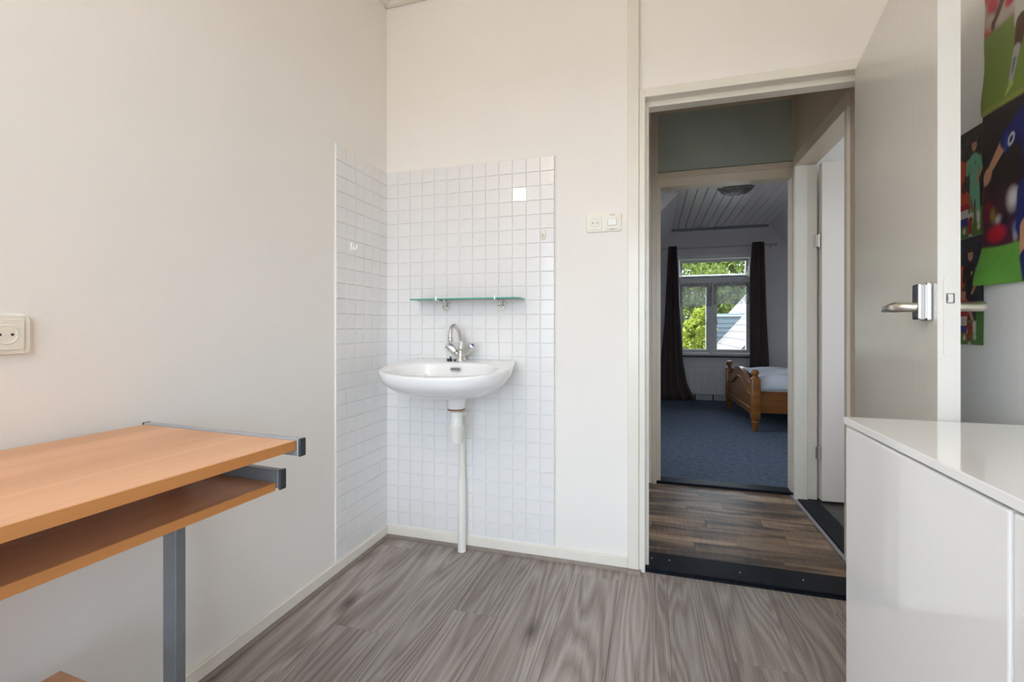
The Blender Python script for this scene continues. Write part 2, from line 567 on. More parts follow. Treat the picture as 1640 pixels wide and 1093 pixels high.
def plank_obj(parent, mat, sx, sy, loc, thick):
    key = (mat.name, round(sx, 3), round(sy, 3))
    if key not in PM:
        o = obj('plank', box(BM(), -sx / 2 + 0.0004, sx / 2 - 0.0004, -sy / 2 + 0.0004, sy / 2 - 0.0004, -thick, 0.0, bev=0.0008), mat, parent)
        PM[key] = o.data
    else:
        o = bpy.data.objects.new('plank', PM[key])
        COL.objects.link(o)
        o.parent = parent
    o.location = loc
    return o


x = XL + 0.006
k = 0
while x < XR:
    w_ = min(PW, XR - x)
    y = YR - (1.05, 0.35, 0.80, 0.15, 0.60)[k % 5]
    while y < 2.10:
        y0, y1 = max(y, YR), min(y + PL, 2.112)
        if y1 - y0 > 0.03:
            plank_obj(floor, floor_w, w_, y1 - y0, (x + w_ / 2, (y0 + y1) / 2, 0), 0.011)
        y += PL
    x += PW
    k += 1

# --- baseboards and laminate edge strips
struct('baseboard_back', bx(XL + 0.012, -0.10, YB - 0.012, YB, 0.012, 0.058, bev=0.003), base_m, 'cream baseboard under the tiled back wall', 'baseboard')
struct('baseboard_left', bx(XL, XL + 0.012, YR, YB, 0.012, 0.058, bev=0.003), base_m, 'cream baseboard along the wall beside the desk', 'baseboard')
struct('baseboard_right', bx(XR - 0.012, XR, YR, YB, 0.0, 0.058, bev=0.003), base_m, 'cream baseboard behind the white cabinet', 'baseboard')


def quarter(bm, along, a0, a1, p, sgn):
    poly = [(0, 0), (0.024, 0), (0.023, 0.007), (0.017, 0.014), (0, 0.016)]
    if along == 'X':
        return prism(bm, poly, lambda u, v: (a0, p + sgn * u, v), lambda u, v: (a1, p + sgn * u, v))
    return prism(bm, poly, lambda u, v: (p + sgn * u, a0, v), lambda u, v: (p + sgn * u, a1, v))


struct('trim_3', quarter(BM(), 'X', XL, -0.10, YB, -1), strip_w, 'brown laminate edge strip below the baseboard of the tiled wall', 'trim')
struct('trim_4', quarter(BM(), 'Y', YR, YB, XL, 1), strip_w, 'brown laminate edge strip along the foot of the wall beside the desk', 'trim')
struct('trim_5', quarter(BM(), 'X', -0.102, -0.045, YB - 0.016, -1), strip_w, 'short brown laminate strip at the foot of the door post', 'trim')

# --- door post, frame
struct('trim_6', bx(-0.100, -0.054, YB - 0.016, 2.22, 0.0, H1, bev=0.002), gloss_w, 'cream gloss post rising from floor to ceiling beside the doorway', 'trim')
t = thing('trim_7', 'cream gloss door frame around the open doorway to the landing', 'door frame', (0.38, YB, 0), kind='structure')
bm = BM(); box(bm, -0.054, -0.028, YB - 0.006, 2.22, 0.0, 2.086, bev=0.002); box(bm, -0.028, -0.013, YB + 0.045, 2.22, 0.0, 2.049)
obj('jamb', bm, gloss_w, t)
bm = BM(); box(bm, 0.792, 0.86, YB - 0.006, 2.22, 0.0, 2.086, bev=0.002)
obj('jamb', bm, gloss_w, t)
bm = BM(); box(bm, -0.028, 0.792, YB - 0.006, 2.22, 2.049, 2.086, bev=0.002); box(bm, -0.0285, 0.792, YB + 0.044, 2.20, 2.026, 2.0495)
obj('head', bm, gloss_w, t)
obj('strike_plate', bx(-0.030, -0.0275, YB + 0.012, YB + 0.032, 1.09, 1.14), dark, t)
# black thresholds
t = thing('trim_8', 'black painted threshold board under the doorway to the landing', 'threshold', (0.37, 2.19, 0), kind='structure')
obj('board', bx(-0.03, 0.80, 2.118, 2.278, -0.005, 0.013, bev=0.004), blackpaint, t)
obj('nosing', bx(-0.045, 0.80, 2.105, 2.118, -0.005, 0.006, bev=0.002), blackpaint, t)
for sx, sy in ((0.0, 2.215), (0.075, 2.215), (0.36, 2.19), (0.60, 2.20)):
    obj('screw_head', lathe(BM(), [(0.0035, 0.012), (0.0035, 0.0135), (0.002, 0.0142)], (sx, sy, 0), 8), white_pl, t)

# --- tiles
TW, TH = 0.0665, 0.0657
Z0T = 0.066


def tile_mesh(bm, c, sx=TW, sz=TH):
    w2, h2 = sx / 2 - 0.0013, sz / 2 - 0.0013
    def ring(w_, h_, d):
        return [bm.verts.new((c[0] + a * w_, c[1] + d, c[2] + b * h_)) for a, b in ((-1, -1), (1, -1), (1, 1), (-1, 1))]
    r0, r1, r2 = ring(w2, h2, 0.0), ring(w2, h2, -0.0030), ring(w2 - 0.0016, h2 - 0.0016, -0.0046)
    for a, b in ((r0, r1), (r1, r2)):
        for k in range(4):
            bm.faces.new((a[k], a[(k + 1) % 4], b[(k + 1) % 4], b[k]))
    bm.faces.new(r2)
    return bm


tile0 = obj('tile', tile_mesh(BM(), (0, 0, 0)), tile_m)
NC, NR, NL = 13, 27, 6
obj('grout_bed', bx(XL, XL + NC * TW, YB - 0.003, YB + 0.002, 0.055, Z0T + NR * TH), grout_m, wall_back)
rest = BM()
for c in range(NC):
    for r in range(NR):
        px, pz = XL + 0.004 + (c + 0.5) * TW, Z0T + (r + 0.5) * TH
        rx, rz = random.gauss(0, 0.004), random.gauss(0, 0.004)
        if abs(px + 0.584) < TW / 2 and abs(pz - 1.67) < TH / 2:
            # one tile set a little askew: it catches the globe lamp
            pt = Vector((px, YB, pz))
            nrm = ((Vector((0, 0, 1.06)) - pt).normalized() + (Vector((-0.70, -0.25, H1 - 0.19)) - pt).normalized()).normalized()
            rx, rz = math.atan2(-nrm.z, -nrm.y) , math.atan2(nrm.x, -nrm.y)
        if c < 2:
            tile_mesh(rest, (px, YB - 0.003, pz))
        else:
            share(tile0, 'tile', wall_back, (px, YB - 0.003, pz), (rx, 0, rz))
obj('tile_rest', rest, tile_m, wall_back, kind='stuff')
obj('grout_bed', bx(XL - 0.002, XL + 0.003, YB - NL * TW, YB, 0.055, Z0T + NR * TH), grout_m, wall_left)
for c in range(NL):
    for r in range(NR):
        py, pz = YB - 0.006 - (c + 0.5) * TW, Z0T + (r + 0.5) * TH
        share(tile0, 'tile', wall_left, (XL + 0.003, py, pz), (random.gauss(0, 0.004), 0, pi / 2 + random.gauss(0, 0.004)))
bpy.data.objects.remove(tile0)
obj('edge_strip', bx(XL, XL + 0.0075, YB - NL * TW - 0.012, YB - NL * TW - 0.005, 0.058, Z0T + NR * TH + 0.002, bev=0.002), white_pl, wall_left)
obj('edge_strip', bx(XL + 0.004 + NC * TW, XL + 0.009 + NC * TW, YB - 0.006, YB, 0.058, Z0T + NR * TH + 0.002, bev=0.0015), grout_m, wall_back)

# ================================================================== LANDING
HX0, HX1, HZ = -0.03, 0.85, 2.53
struct('wall_landing_left', bx(HX0 - 0.1, HX0, 2.22, YH, -0.02, HZ + 0.1), landwall, 'beige wall on the hinge-free side of the landing', 'wall')
bm = BM()
box(bm, HX1, HX1 + 0.10, 2.22, 2.45, -0.02, HZ + 0.1)
box(bm, HX1, HX1 + 0.10, 3.272, YH, -0.02, HZ + 0.1)
box(bm, HX1, HX1 + 0.10, 2.45, 3.272, 2.10, HZ + 0.1)
struct('wall_landing_right', bm, landwall, 'brownish wall above the side doorway on the landing', 'wall')
lc = struct('ceiling_landing', bx(HX0 - 0.1, HX1 + 0.1, 2.22, YH, HZ + 0.008, HZ + 0.1), dark, 'brown panelled ceiling over the landing', 'ceiling')
for k, (x0, x1) in enumerate(((HX0, 0.245), (0.249, 0.515), (0.519, HX1))):
    for y0, y1 in ((2.222, 2.77), (2.774, YH - 0.006)):
        obj('panel', bx(x0, x1, y0, y1, HZ, HZ + 0.01, bev=0.002), landceil, lc)
lf = struct('floor_landing', bx(HX0 - 0.1, HX1, 2.10, YH, -0.12, -0.009), dark, 'dark rustic plank floor of the landing', 'floor')
LW, LL = 0.098, 0.9
y = 2.272
k = 0
while y < YH - 0.01:
    h_ = min(LW, YH - y)
    x = HX0 - (0.05, 0.42, 0.22, 0.62, 0.34)[k % 5]
    while x < HX1 - 0.02:
        x0, x1 = max(x, HX0), min(x + LL * 0.72, HX1 - 0.012)
        if x1 - x0 > 0.02:
            plank_obj(lf, land_w, x1 - x0, h_, ((x0 + x1) / 2, y + h_ / 2, 0), 0.009)
        x += LL * 0.72
    y += LW
    k += 1
struct('trim_9', bx(HX1 - 0.018, HX1 + 0.004, 2.22, YH, -0.003, 0.005, bev=0.002), plain('lilac_metal_strip', (0.36, 0.34, 0.36), 0.35, metal=0.4), 'grey metal edge strip beside the dark landing floor', 'trim')
struct('trim_10', bx(HX1 + 0.004, 0.965, 2.45, 3.272, -0.01, 0.010, bev=0.003), blackpaint, 'black threshold under the white side door', 'threshold')

# side doorway frame (beige) and white door standing open
t = thing('trim_11', 'cream frame of the side doorway on the landing', 'door frame', (0.90, 2.86, 0), kind='structure')
bm = BM(); box(bm, HX1 - 0.012, 0.907, 3.240, 3.275, 0.0, 2.05, bev=0.002); box(bm, 0.907, 0.962, 3.256, 3.28, 0.0, 2.05, bev=0.001)
obj('jamb', bm, gloss_w, t)
bm = BM(); box(bm, HX1 - 0.012, 0.962, 2.44, 2.475, 0.0, 2.05, bev=0.002)
obj('jamb', bm, gloss_w, t)
bm = BM(); box(bm, HX1 - 0.012, 0.907, 2.44, 3.275, 2.045, 2.115, bev=0.002); box(bm, 0.907, 0.962, 2.44, 3.275, 2.055, 2.115)
obj('head', bm, frame_b, t)
t = thing('door_2', 'plain white door standing open beyond the landing', 'door', (0.965, 3.25, 0), rotz=radians(4.0), kind='structure', local=True)
obj('leaf', bx(0.006, 0.79, -0.038, 0.0, 0.018, 2.045, bev=0.002), door2_m, t)
for hz in (0.30, 1.58):
    bm = BM(); tube(bm, [(0, -0.016, hz - 0.04), (0, -0.016, hz + 0.04)], 0.0055, 10); box(bm, -0.02, 0.0, -0.020, -0.0165, hz - 0.035, hz + 0.035)
    obj('hinge', bm, nickel, t)

# side room shell
struct('wall_side_room', (lambda b: (box(b, 0.95, 2.3, 2.12, 2.22, -0.02, 2.7), box(b, 2.2, 2.3, 2.22, 2.30, -0.02, 2.7), box(b, 2.2, 2.3, 3.26, YH, -0.02, 2.7),
                                      box(b, 2.2, 2.3, 2.30, 3.26, -0.02, 0.70), box(b, 2.2, 2.3, 2.30, 3.26, 2.40, 2.7), b)[-1])(BM()), bedwall if False else wall_r, 'white walls of the bright side room off the landing', 'wall')
struct('ceiling_side_room', bx(0.85, 2.3, 2.12, YH + 0.1, 2.62, 2.72), ceil_m, 'white ceiling of the bright side room', 'ceiling')
struct('floor_side_room', bx(0.965, 2.3, 2.12, YH, -0.12, -0.002), sidefl_m, 'dark grey floor of the side room behind the white door', 'floor')
window_simple('window_added_side', 'added unseen white window brightening the side room from its end wall', 'Y', 2.30, 3.26, 0.70, 2.40, 2.25, 0.025, 1)  # out of view, added to let daylight into the side room

# ================================================================== BEDROOM PARTITION
bm = BM()
box(bm, -1.2, 0.0, YH, YH + 0.1, -0.02, 2.64)
box(bm, 0.876, 3.2, YH, YH + 0.1, -0.02, 2.72)
box(bm, 0.0, 0.876, YH, YH + 0.1, 2.53, 2.64)
struct('wall_bedroom_near', bm, wall_r, 'pale partition wall between the landing and the bedroom', 'wall')
t = thing('trim_12', 'beige bedroom door frame with a grey-green panel above the opening', 'door frame', (0.44, YH, 0), kind='structure')
bm = BM(); box(bm, -0.002, 0.028, YH - 0.015, YH + 0.11, 0.0, 2.53, bev=0.002); box(bm, 0.028, 0.057, YH + 0.018, YH + 0.11, 0.0, 2.07, bev=0.002)
obj('jamb', bm, frame_b, t)
bm = BM(); box(bm, 0.858, 0.882, YH - 0.015, YH + 0.11, 0.0, 2.53, bev=0.002); box(bm, 0.846, 0.858, YH + 0.018, YH + 0.11, 0.0, 2.07, bev=0.002)
obj('jamb', bm, frame_b, t)
bm = BM(); box(bm, 0.028, 0.858, YH - 0.012, YH + 0.11, 2.066, 2.098, bev=0.002); box(bm, 0.0275, 0.8585, YH + 0.017, YH + 0.112, 2.008, 2.066)
obj('head', bm, frame_b, t)
obj('transom_panel', bx(0.036, 0.850, YH + 0.004, YH + 0.03, 2.106, 2.495, bev=0.001), panel_gr, t, label='grey-green painted panel above the bedroom doorway')
bm = BM(); box(bm, 0.028, 0.040, YH - 0.006, YH + 0.03, 2.098, 2.51); box(bm, 0.846, 0.858, YH - 0.006, YH + 0.03, 2.098, 2.51); box(bm, 0.028, 0.858, YH - 0.004, YH + 0.03, 2.495, 2.53)
obj('glazing_bead', bm, frame_b, t)
struct('trim_13', bx(0.03, 0.862, YH + 0.006, YH + 0.11, -0.005, 0.016, bev=0.004), blackpaint, 'black threshold board at the edge of the blue carpet', 'threshold')

# ================================================================== BEDROOM SHELL
struct('floor_bedroom', bx(-1.2, 3.15, YH + 0.1, YF + 0.1, -0.12, 0.003), carpet_m, 'blue-grey carpet of the bedroom', 'floor')
bw0, bw1, bz0, bz1 = 0.345, 1.375, 0.64, 2.10
bm = BM()
box(bm, -1.2, bw0, YF, YF + 0.2, -0.02, 2.64)
box(bm, bw1, 3.15, YF, YF + 0.2, -0.02, 2.64)
box(bm, bw0, bw1, YF, YF + 0.2, -0.02, bz0)
box(bm, bw0, bw1, YF, YF + 0.2, bz1, 2.64)
struct('wall_bedroom_far', bm, bedwall, 'grey-lit bedroom wall around the curtained window', 'wall')
bm = BM()
box(bm, -1.2, -1.1, YH + 0.1, 3.60, -0.02, 2.64); box(bm, -1.2, -1.1, 4.90, YF, -0.02, 2.64)
box(bm, -1.2, -1.1, 3.60, 4.90, -0.02, 0.60); box(bm, -1.2, -1.1, 3.60, 4.90, 2.40, 2.64)
window_simple('window_added_bedroom', 'added unseen side window brightening the bedroom, facing the foot of the pine bed', 'Y', 3.60, 4.90, 0.60, 2.40, -1.15, 0.025, 2)  # hidden window, added to raise the daylight in the bedroom
struct('wall_bedroom_left', bm, bedwall, 'pale wall of the bedroom beyond the dark brown curtain', 'wall')
bm = BM()
prism(bm, [(1.56, 2.50), (3.05, 0.62), (3.05, -0.02), (3.15, -0.02), (3.15, 2.64), (1.56, 2.64)], lambda u, v: (u, YH + 0.1, v), lambda u, v: (u, YF, v))
struct('wall_bedroom_right', bm, bedwall, 'sloping attic wall of the bedroom above the pine bed', 'wall')
bm = BM()
prism(bm, [(0.28, 2.50), (-1.1, 1.10), (-1.1, 2.64), (0.28, 2.64)], lambda u, v: (u, 5.30, v), lambda u, v: (u, YF, v))
struct('wall_bedroom_slope', bm, bedwall, 'sloping attic boxing above the dark brown curtain', 'wall')
bc = struct('ceiling_bedroom', bx(-1.2, 1.60, YH + 0.1, YF, 2.512, 2.64), dark, 'white tongue-and-groove board ceiling of the bedroom', 'ceiling')
cb0 = obj('board', box(BM(), -0.0475, 0.0475, -0.5, 0.5, 0.0, 0.016, bev=0.004), boards_m)
x = 1.56 - 0.05
while x > -1.1:
    y1 = YF - 0.004 if x > 0.23 else 5.30
    y0 = YH + 0.1
    share(cb0, 'board', bc, (x, (y0 + y1) / 2, 2.498), scale=(1, y1 - y0, 1))
    x -= 0.1
bpy.data.objects.remove(cb0)
struct('trim_14', bx(0.28, 1.56, YF - 0.02, YF, 2.462, 2.497), plain('blue_grey_moulding', (0.30, 0.32, 0.36), 0.5), 'grey moulding where the board ceiling meets the window wall', 'trim')
struct('baseboard_bedroom', bx(-1.1, 3.05, YF - 0.015, YF, 0.0, 0.085), plain('bedroom_baseboard', (0.55, 0.55, 0.56), 0.4), 'grey-white baseboard under the bedroom radiator', 'baseboard')

# --- bedroom window
t = thing('window_1', 'white wooden bedroom window with tilted top light and two sashes', 'window', (0.86, YF + 0.05, bz0), kind='structure')
yw0, yw1 = YF + 0.03, YF + 0.10
bm = BM()
box(bm, bw0, bw0 + 0.045, yw0, yw1, bz0, bz1); box(bm, bw1 - 0.045, bw1, yw0, yw1, bz0, bz1)
box(bm, bw0 + 0.045, bw1 - 0.045, yw0, yw1, bz0, bz0 + 0.04); box(bm, bw0 + 0.045, bw1 - 0.045, yw0, yw1, bz1 - 0.045, bz1)
obj('window_frame', bm, win_w, t)
obj('transom_bar', bx(bw0 + 0.045, bw1 - 0.045, yw0 - 0.01, yw1, 1.69, 1.775, bev=0.004), win_w, t)
obj('mullion', bx(0.800, 0.855, yw0 - 0.01, yw1, bz0 + 0.04, 1.69, bev=0.004), win_w, t)
obj('window_sill', bx(bw0 - 0.03, bw1 + 0.03, YF - 0.06, yw0 + 0.01, bz0 - 0.018, bz0 + 0.006, bev=0.003), win_d, t)
for s0, s1 in ((bw0 + 0.045, 0.800), (0.855, bw1 - 0.045)):
    bm = BM(); a, b_, e = s0 + 0.003, s1 - 0.003, 0.042
    z0, z1 = bz0 + 0.043, 1.687
    box(bm, a, a + e, yw0 + 0.006, yw1 - 0.01, z0, z1); box(bm, b_ - e, b_, yw0 + 0.006, yw1 - 0.01, z0, z1)
    box(bm, a + e, b_ - e, yw0 + 0.006, yw1 - 0.01, z0, z0 + e + 0.01); box(bm, a + e, b_ - e, yw0 + 0.006, yw1 - 0.01, z1 - e, z1)
    sa = obj('sash', bm, win_w, t)
    obj('pane', bx(a + e, b_ - e, yw0 + 0.03, yw0 + 0.034, z0 + e + 0.01, z1 - e), glass, sa)
    hx = b_ - 0.018 if s0 < 0.5 else a + 0.018
    dx = 0.028 if s0 < 0.5 else -0.028
    obj('window_handle', tube(tube(BM(), [(hx, yw0 + 0.008, 1.215), (hx, yw0 - 0.035, 1.215)], 0.008, 8), [(hx, yw0 - 0.03, 1.225), (hx - dx, yw0 - 0.034, 1.10)], [0.010, 0.007], 8), nickel, sa)
# top light, hinged at its head, tilted outwards
def tilt(bm, ang, px, py, pz):
    bmesh.ops.rotate(bm, cent=(px, py, pz), matrix=Matrix.Rotation(ang, 3, 'X'), verts=bm.verts)
    return bm
z0, z1, a, b_, e = 1.778, bz1 - 0.05, bw0 + 0.05, bw1 - 0.05, 0.038
bm = BM()
box(bm, a, a + e, yw0 + 0.01, yw1 - 0.01, z0, z1); box(bm, b_ - e, b_, yw0 + 0.01, yw1 - 0.01, z0, z1)
box(bm, a + e, b_ - e, yw0 + 0.01, yw1 - 0.01, z0, z0 + e); box(bm, a + e, b_ - e, yw0 + 0.01, yw1 - 0.01, z1 - e, z1)
TA = radians(20)
sa = obj('top_light', tilt(bm, TA, 0, yw1 - 0.02, z1), win_w, t)
obj('pane', tilt(bx(a + e, b_ - e, yw0 + 0.03, yw0 + 0.034, z0 + e, z1 - e), TA, 0, yw1 - 0.02, z1), glass, sa)
bm = BM(); box(bm, a, b_, yw0 + 0.002, yw0 + 0.010, z0 + 0.004, z0 + 0.020)
obj('seal', tilt(bm, TA, 0, yw1 - 0.02, z1), win_d, sa)
obj('stay', tube(BM(), [(0.83, yw0 - 0.005, 1.785), (0.83, yw0 + 0.10, 1.80)], 0.008, 8), win_d, sa)


# --- curtains
def curtain(name, label, y, left, right, nf, amp, z_top, z_bot, steps=26):
    """left/right: lists of (z fraction from the top, x) for the two edges"""
    def edge(tab, f):
        for (f0, x0), (f1, x1) in zip(tab, tab[1:]):
            if f <= f1:
                q = (f - f0) / (f1 - f0)
                return x0 + (x1 - x0) * q
        return tab[-1][1]
    bm = BM()
    cols = nf * 10
    grid = []
    for i in range(steps + 1):
        f = i / steps
        l, r = edge(left, f), edge(right, f)
        row = []
        for j in range(cols + 1):
            s = j / cols
            ph = 2 * pi * nf * s
            a = amp * (0.75 + 0.35 * f)
            row.append(bm.verts.new((l + (r - l) * s + 0.008 * sin(2 * ph + f * 2), y + a * sin(ph + 0.5 * sin(f * 4)) + 0.01 * sin(ph * 0.5 + 3 * f), z_top + (z_bot - z_top) * f)))
        grid.append(row)
    for r0, r1 in zip(grid, grid[1:]):
        for j in range(cols):
            bm.faces.new((r0[j], r0[j + 1], r1[j + 1], r1[j]))
    return bm


def hang(name, label, group=None, mat=curt_m, cat='curtain', hems=True, **k):
    o = obj(name, curtain(name, label, **k), mat, smooth=True)
    tag(o, label, cat, group)
    md = o.modifiers.new('thickness', 'SOLIDIFY'); md.thickness = 0.003
    return o


hang('curtain', 'long dark brown curtain flaring out on the carpet beside the radiator', y=7.13, nf=4, amp=0.028, z_top=2.22, z_bot=0.008,
     left=[(0, 0.23), (0.5, 0.17), (1, 0.06)], right=[(0, 0.345), (0.4, 0.375), (0.75, 0.42), (0.9, 0.48), (1, 0.60)])
hang('curtain', 'long brown curtain hanging straight behind the pine bed', y=7.13, nf=3, amp=0.030, z_top=2.23, z_bot=0.008,
     left=[(0, 1.325), (0.2, 1.30), (1, 1.29)], right=[(0, 1.475), (0.5, 1.50), (1, 1.55)])
t = thing('curtain_rod', 'thin pale curtain rod across the top of the bedroom window', 'curtain rod', (0.86, 7.15, 2.18))
obj('rod', tube(BM(), [(0.02, 7.185, 2.193), (1.62, 7.185, 2.193)], 0.011, 10), plain('rod_paint', (0.55, 0.52, 0.46), 0.4), t)
obj('finial', lathe(BM(), [(0.008, -0.02), (0.018, 0), (0.008, 0.02)], (1.63, 7.185, 2.193), 12), MATS['rod_paint'], t)
for bx_ in (0.12, 1.58):
    obj('bracket', bx(bx_ - 0.008, bx_ + 0.008, 7.175, YF, 2.17, 2.185), MATS['rod_paint'], t)
hang('lace_valance', 'gathered white lace valance over the sash with the leafy shrub behind it', mat=lace_m, cat='net curtain', y=YF + 0.015, nf=9, amp=0.006, z_top=1.70, z_bot=1.36,
     left=[(0, 0.395), (1, 0.395)], right=[(0, 0.835), (1, 0.825)], steps=8)
hang('lace_valance', 'gathered white lace valance over the sash facing the neighbouring roof', mat=lace_m, cat='net curtain', y=YF + 0.015, nf=9, amp=0.006, z_top=1.70, z_bot=1.385,
     left=[(0, 0.845), (1, 0.85)], right=[(0, 1.325), (1, 1.32)], steps=8)

# --- radiator
t = thing('radiator', 'white ribbed panel radiator under the bedroom window', 'radiator', (0.85, 7.22, 0.1))
bm = BM(); box(bm, 0.44, 1.42, 7.215, 7.265, 0.095, 0.475, bev=0.004)
obj('panel', bm, rad_m, t)
bm = BM()
x = 0.47
while x < 1.40:
    prism(bm, [(-0.011, 0), (-0.006, -0.009), (0.006, -0.009), (0.011, 0)], lambda u, v: (x + u, 7.215 + v, 0.125), lambda u, v: (x + u, 7.215 + v, 0.445))
    x += 0.0365
obj('rib', bm, rad_m, t, kind='stuff')
obj('top_grille', bx(0.44, 1.42, 7.21, 7.27, 0.475, 0.487, bev=0.002), rad_m, t)
for px in (0.60, 0.84):
    obj('pipe', tube(BM(), [(px, 7.24, 0.0), (px, 7.24, 0.10)], 0.008, 8), win_d, t)
for px in (0.55, 1.30):
    obj('wall_bracket', bx(px - 0.02, px + 0.02, 7.265, YF, 0.2, 0.40), rad_m, t)

# --- bed (local frame: origin at the near foot post, y along the footboard, x towards the headboard)
bed = thing('bed', 'varnished pine bed with turned posts and an arched footboard', 'bed', (1.00, 5.24, 0.003), rotz=radians(2.1), local=True)
FB = 1.31


def post(y, x=0.0, top=0.0):
    bm = BM()
    lathe(bm, [(0.020, 0.0), (0.024, 0.01), (0.032, 0.055), (0.028, 0.062), (0.036, 0.085), (0.038, 0.095), (0.030, 0.108), (0.042, 0.125), (0.044, 0.135)], (x, y, 0), 16)
    box(bm, x - 0.042, x + 0.042, y - 0.042, y + 0.042, 0.135, 0.535 + top, bev=0.006, seg=2)
    lathe(bm, [(0.040, 0.533), (0.034, 0.545), (0.022, 0.552), (0.020, 0.562), (0.032, 0.572), (0.038, 0.590), (0.036, 0.608), (0.024, 0.622), (0.004, 0.627)], (x, y, top), 16)
    return bm


for yy in (0.0, FB):
    smooth_by_angle(obj('post', post(yy), pine_w, bed))
for yy in (0.0, FB):
    smooth_by_angle(obj('post', post(yy, 1.96, 0.10), pine_w, bed))
# footboard: panel with arched top rail, arch moulding and lower moulding


def arch(s):
    """top of the footboard at s in 0..1 along its length"""
    q = abs(s - 0.5) * 2
    return 0.47 + 0.135 * (0.5 + 0.5 * cos(pi * min(1, q * 1.12)))


n = 24
ss = [k / n for k in range(n + 1)]
def foot_y(s): return 0.04 + (FB - 0.08) * s
bm = BM()
prism(bm, [(foot_y(s), arch(s) - 0.10) for s in ss] + [(foot_y(1), 0.205), (foot_y(0), 0.205)], lambda u, v: (-0.010, u, v), lambda u, v: (0.012, u, v))
obj('panel', bm, pine_y, bed)
bm = BM()
prism(bm, [(foot_y(s), arch(s)) for s in ss] + [(foot_y(s), arch(s) - 0.105) for s in ss[::-1]], lambda u, v: (-0.022, u, v), lambda u, v: (0.024, u, v))
obj('top_rail', bm, pine_y, bed)
bm = BM()
prism(bm, [(foot_y(s), arch(s) - 0.100) for s in ss] + [(foot_y(s), arch(s) - 0.114) for s in ss[::-1]], lambda u, v: (-0.030, u, v), lambda u, v: (-0.008, u, v))
obj('moulding', bm, pine_y, bed)
obj('bottom_rail', bx(-0.020, 0.022, 0.04, FB - 0.04, 0.155, 0.215, bev=0.004), pine_y, bed)
obj('moulding', bx(-0.028, -0.018, 0.04, FB - 0.04, 0.212, 0.226, bev=0.002), pine_y, bed)
for yy in (-0.012, FB - 0.010):
    obj('side_rail', bx(0.04, 1.92, yy, yy + 0.022, 0.190, 0.408, bev=0.004), pine_w, bed)
obj('headboard', bx(1.95, 1.972, 0.04, FB - 0.04, 0.20, 0.62, bev=0.005), pine_w, bed)
obj('slat_base', bx(0.03, 1.93, 0.012, FB - 0.012, 0.30, 0.335), pine_w, bed)
obj('centre_leg', bx(0.60, 0.635, 0.25, 0.285, 0.0, 0.30), blackp, bed)
mt = obj('mattress', bx(0.047, 1.910, 0.014, FB - 0.014, 0.337, 0.500, bev=0.03, seg=3), matt_m, smooth=True)
mt.matrix_world = Matrix.Translation((1.00, 5.24, 0.003)) @ Matrix.Rotation(radians(2.1), 4, 'Z')
tag(mt, 'pale grey mattress lying in the pine bed frame', 'mattress')
bm = BM()
nx_, ny_ = 44, 32
grid = []
for i in range(nx_ + 1):
    row = []
    for j in range(ny_ + 1):
        u, v = i / nx_, j / ny_
        xx = 0.045 + 1.86 * u
        yy = -0.006 + (FB + 0.012) * v
        e = min(1.0, min(v, 1 - v) / 0.045)
        zz = 0.525 - 0.105 * (1 - e) ** 2 + 0.012 * sin(7 * u + 5 * v + 2 * sin(6 * v)) * e + 0.010 * sin(19 * u - 12 * v + 3 * sin(4 * u)) * e + 0.022 * e + 0.03 * u
        row.append(bm.verts.new((xx, yy - 0.012 * (1 - e) * (1 if v < 0.5 else -1), zz + 0.012)))
    grid.append(row)
for r0, r1 in zip(grid, grid[1:]):
    for j in range(ny_):
        bm.faces.new((r0[j], r0[j + 1], r1[j + 1], r1[j]))
sh = obj('bed_sheet', bm, sheet_m, smooth=True)
sh.matrix_world = mt.matrix_world.copy()
md = sh.modifiers.new('thickness', 'SOLIDIFY'); md.thickness = 0.006
tag(sh, 'crumpled white sheet spread over the mattress of the pine bed', 'sheet')

# --- bedroom ceiling lamp
t = thing('ceiling_lamp', 'flush ceiling lamp with a wavy rippled glass dish', 'lamp', (0.80, 5.08, 2.49))
obj('base', lathe(BM(), [(0.11, 2.44), (0.12, 2.46), (0.12, 2.498)], (0.80, 5.08, 0), 24), win_d, t)
bm = BM()
rings = []
for rr, zz in ((0.0, 2.375), (0.05, 2.377), (0.10, 2.388), (0.135, 2.405), (0.152, 2.43), (0.158, 2.436), (0.150, 2.440), (0.12, 2.415), (0.06, 2.392)):
    ring = []
    for k in range(48):
        a = 2 * pi * k / 48
        wv = 1 + 0.07 * cos(4 * a) * (rr / 0.15) ** 2 + 0.03 * cos(12 * a) * (rr / 0.15) ** 3
        ring.append(bm.verts.new((0.80 + rr * wv * cos(a), 5.08 + rr * wv * sin(a), zz + 0.008 * cos(8 * a) * (rr / 0.15) ** 2)))
    rings.append(ring)
for r0, r1 in zip(rings, rings[1:]):
    for k in range(48):
        bm.faces.new((r0[k], r0[(k + 1) % 48], r1[(k + 1) % 48], r1[k]))
bmesh.ops.remove_doubles(bm, verts=bm.verts, dist=0.0005)
obj('glass_dish', bm, lampg, t, smooth=True)

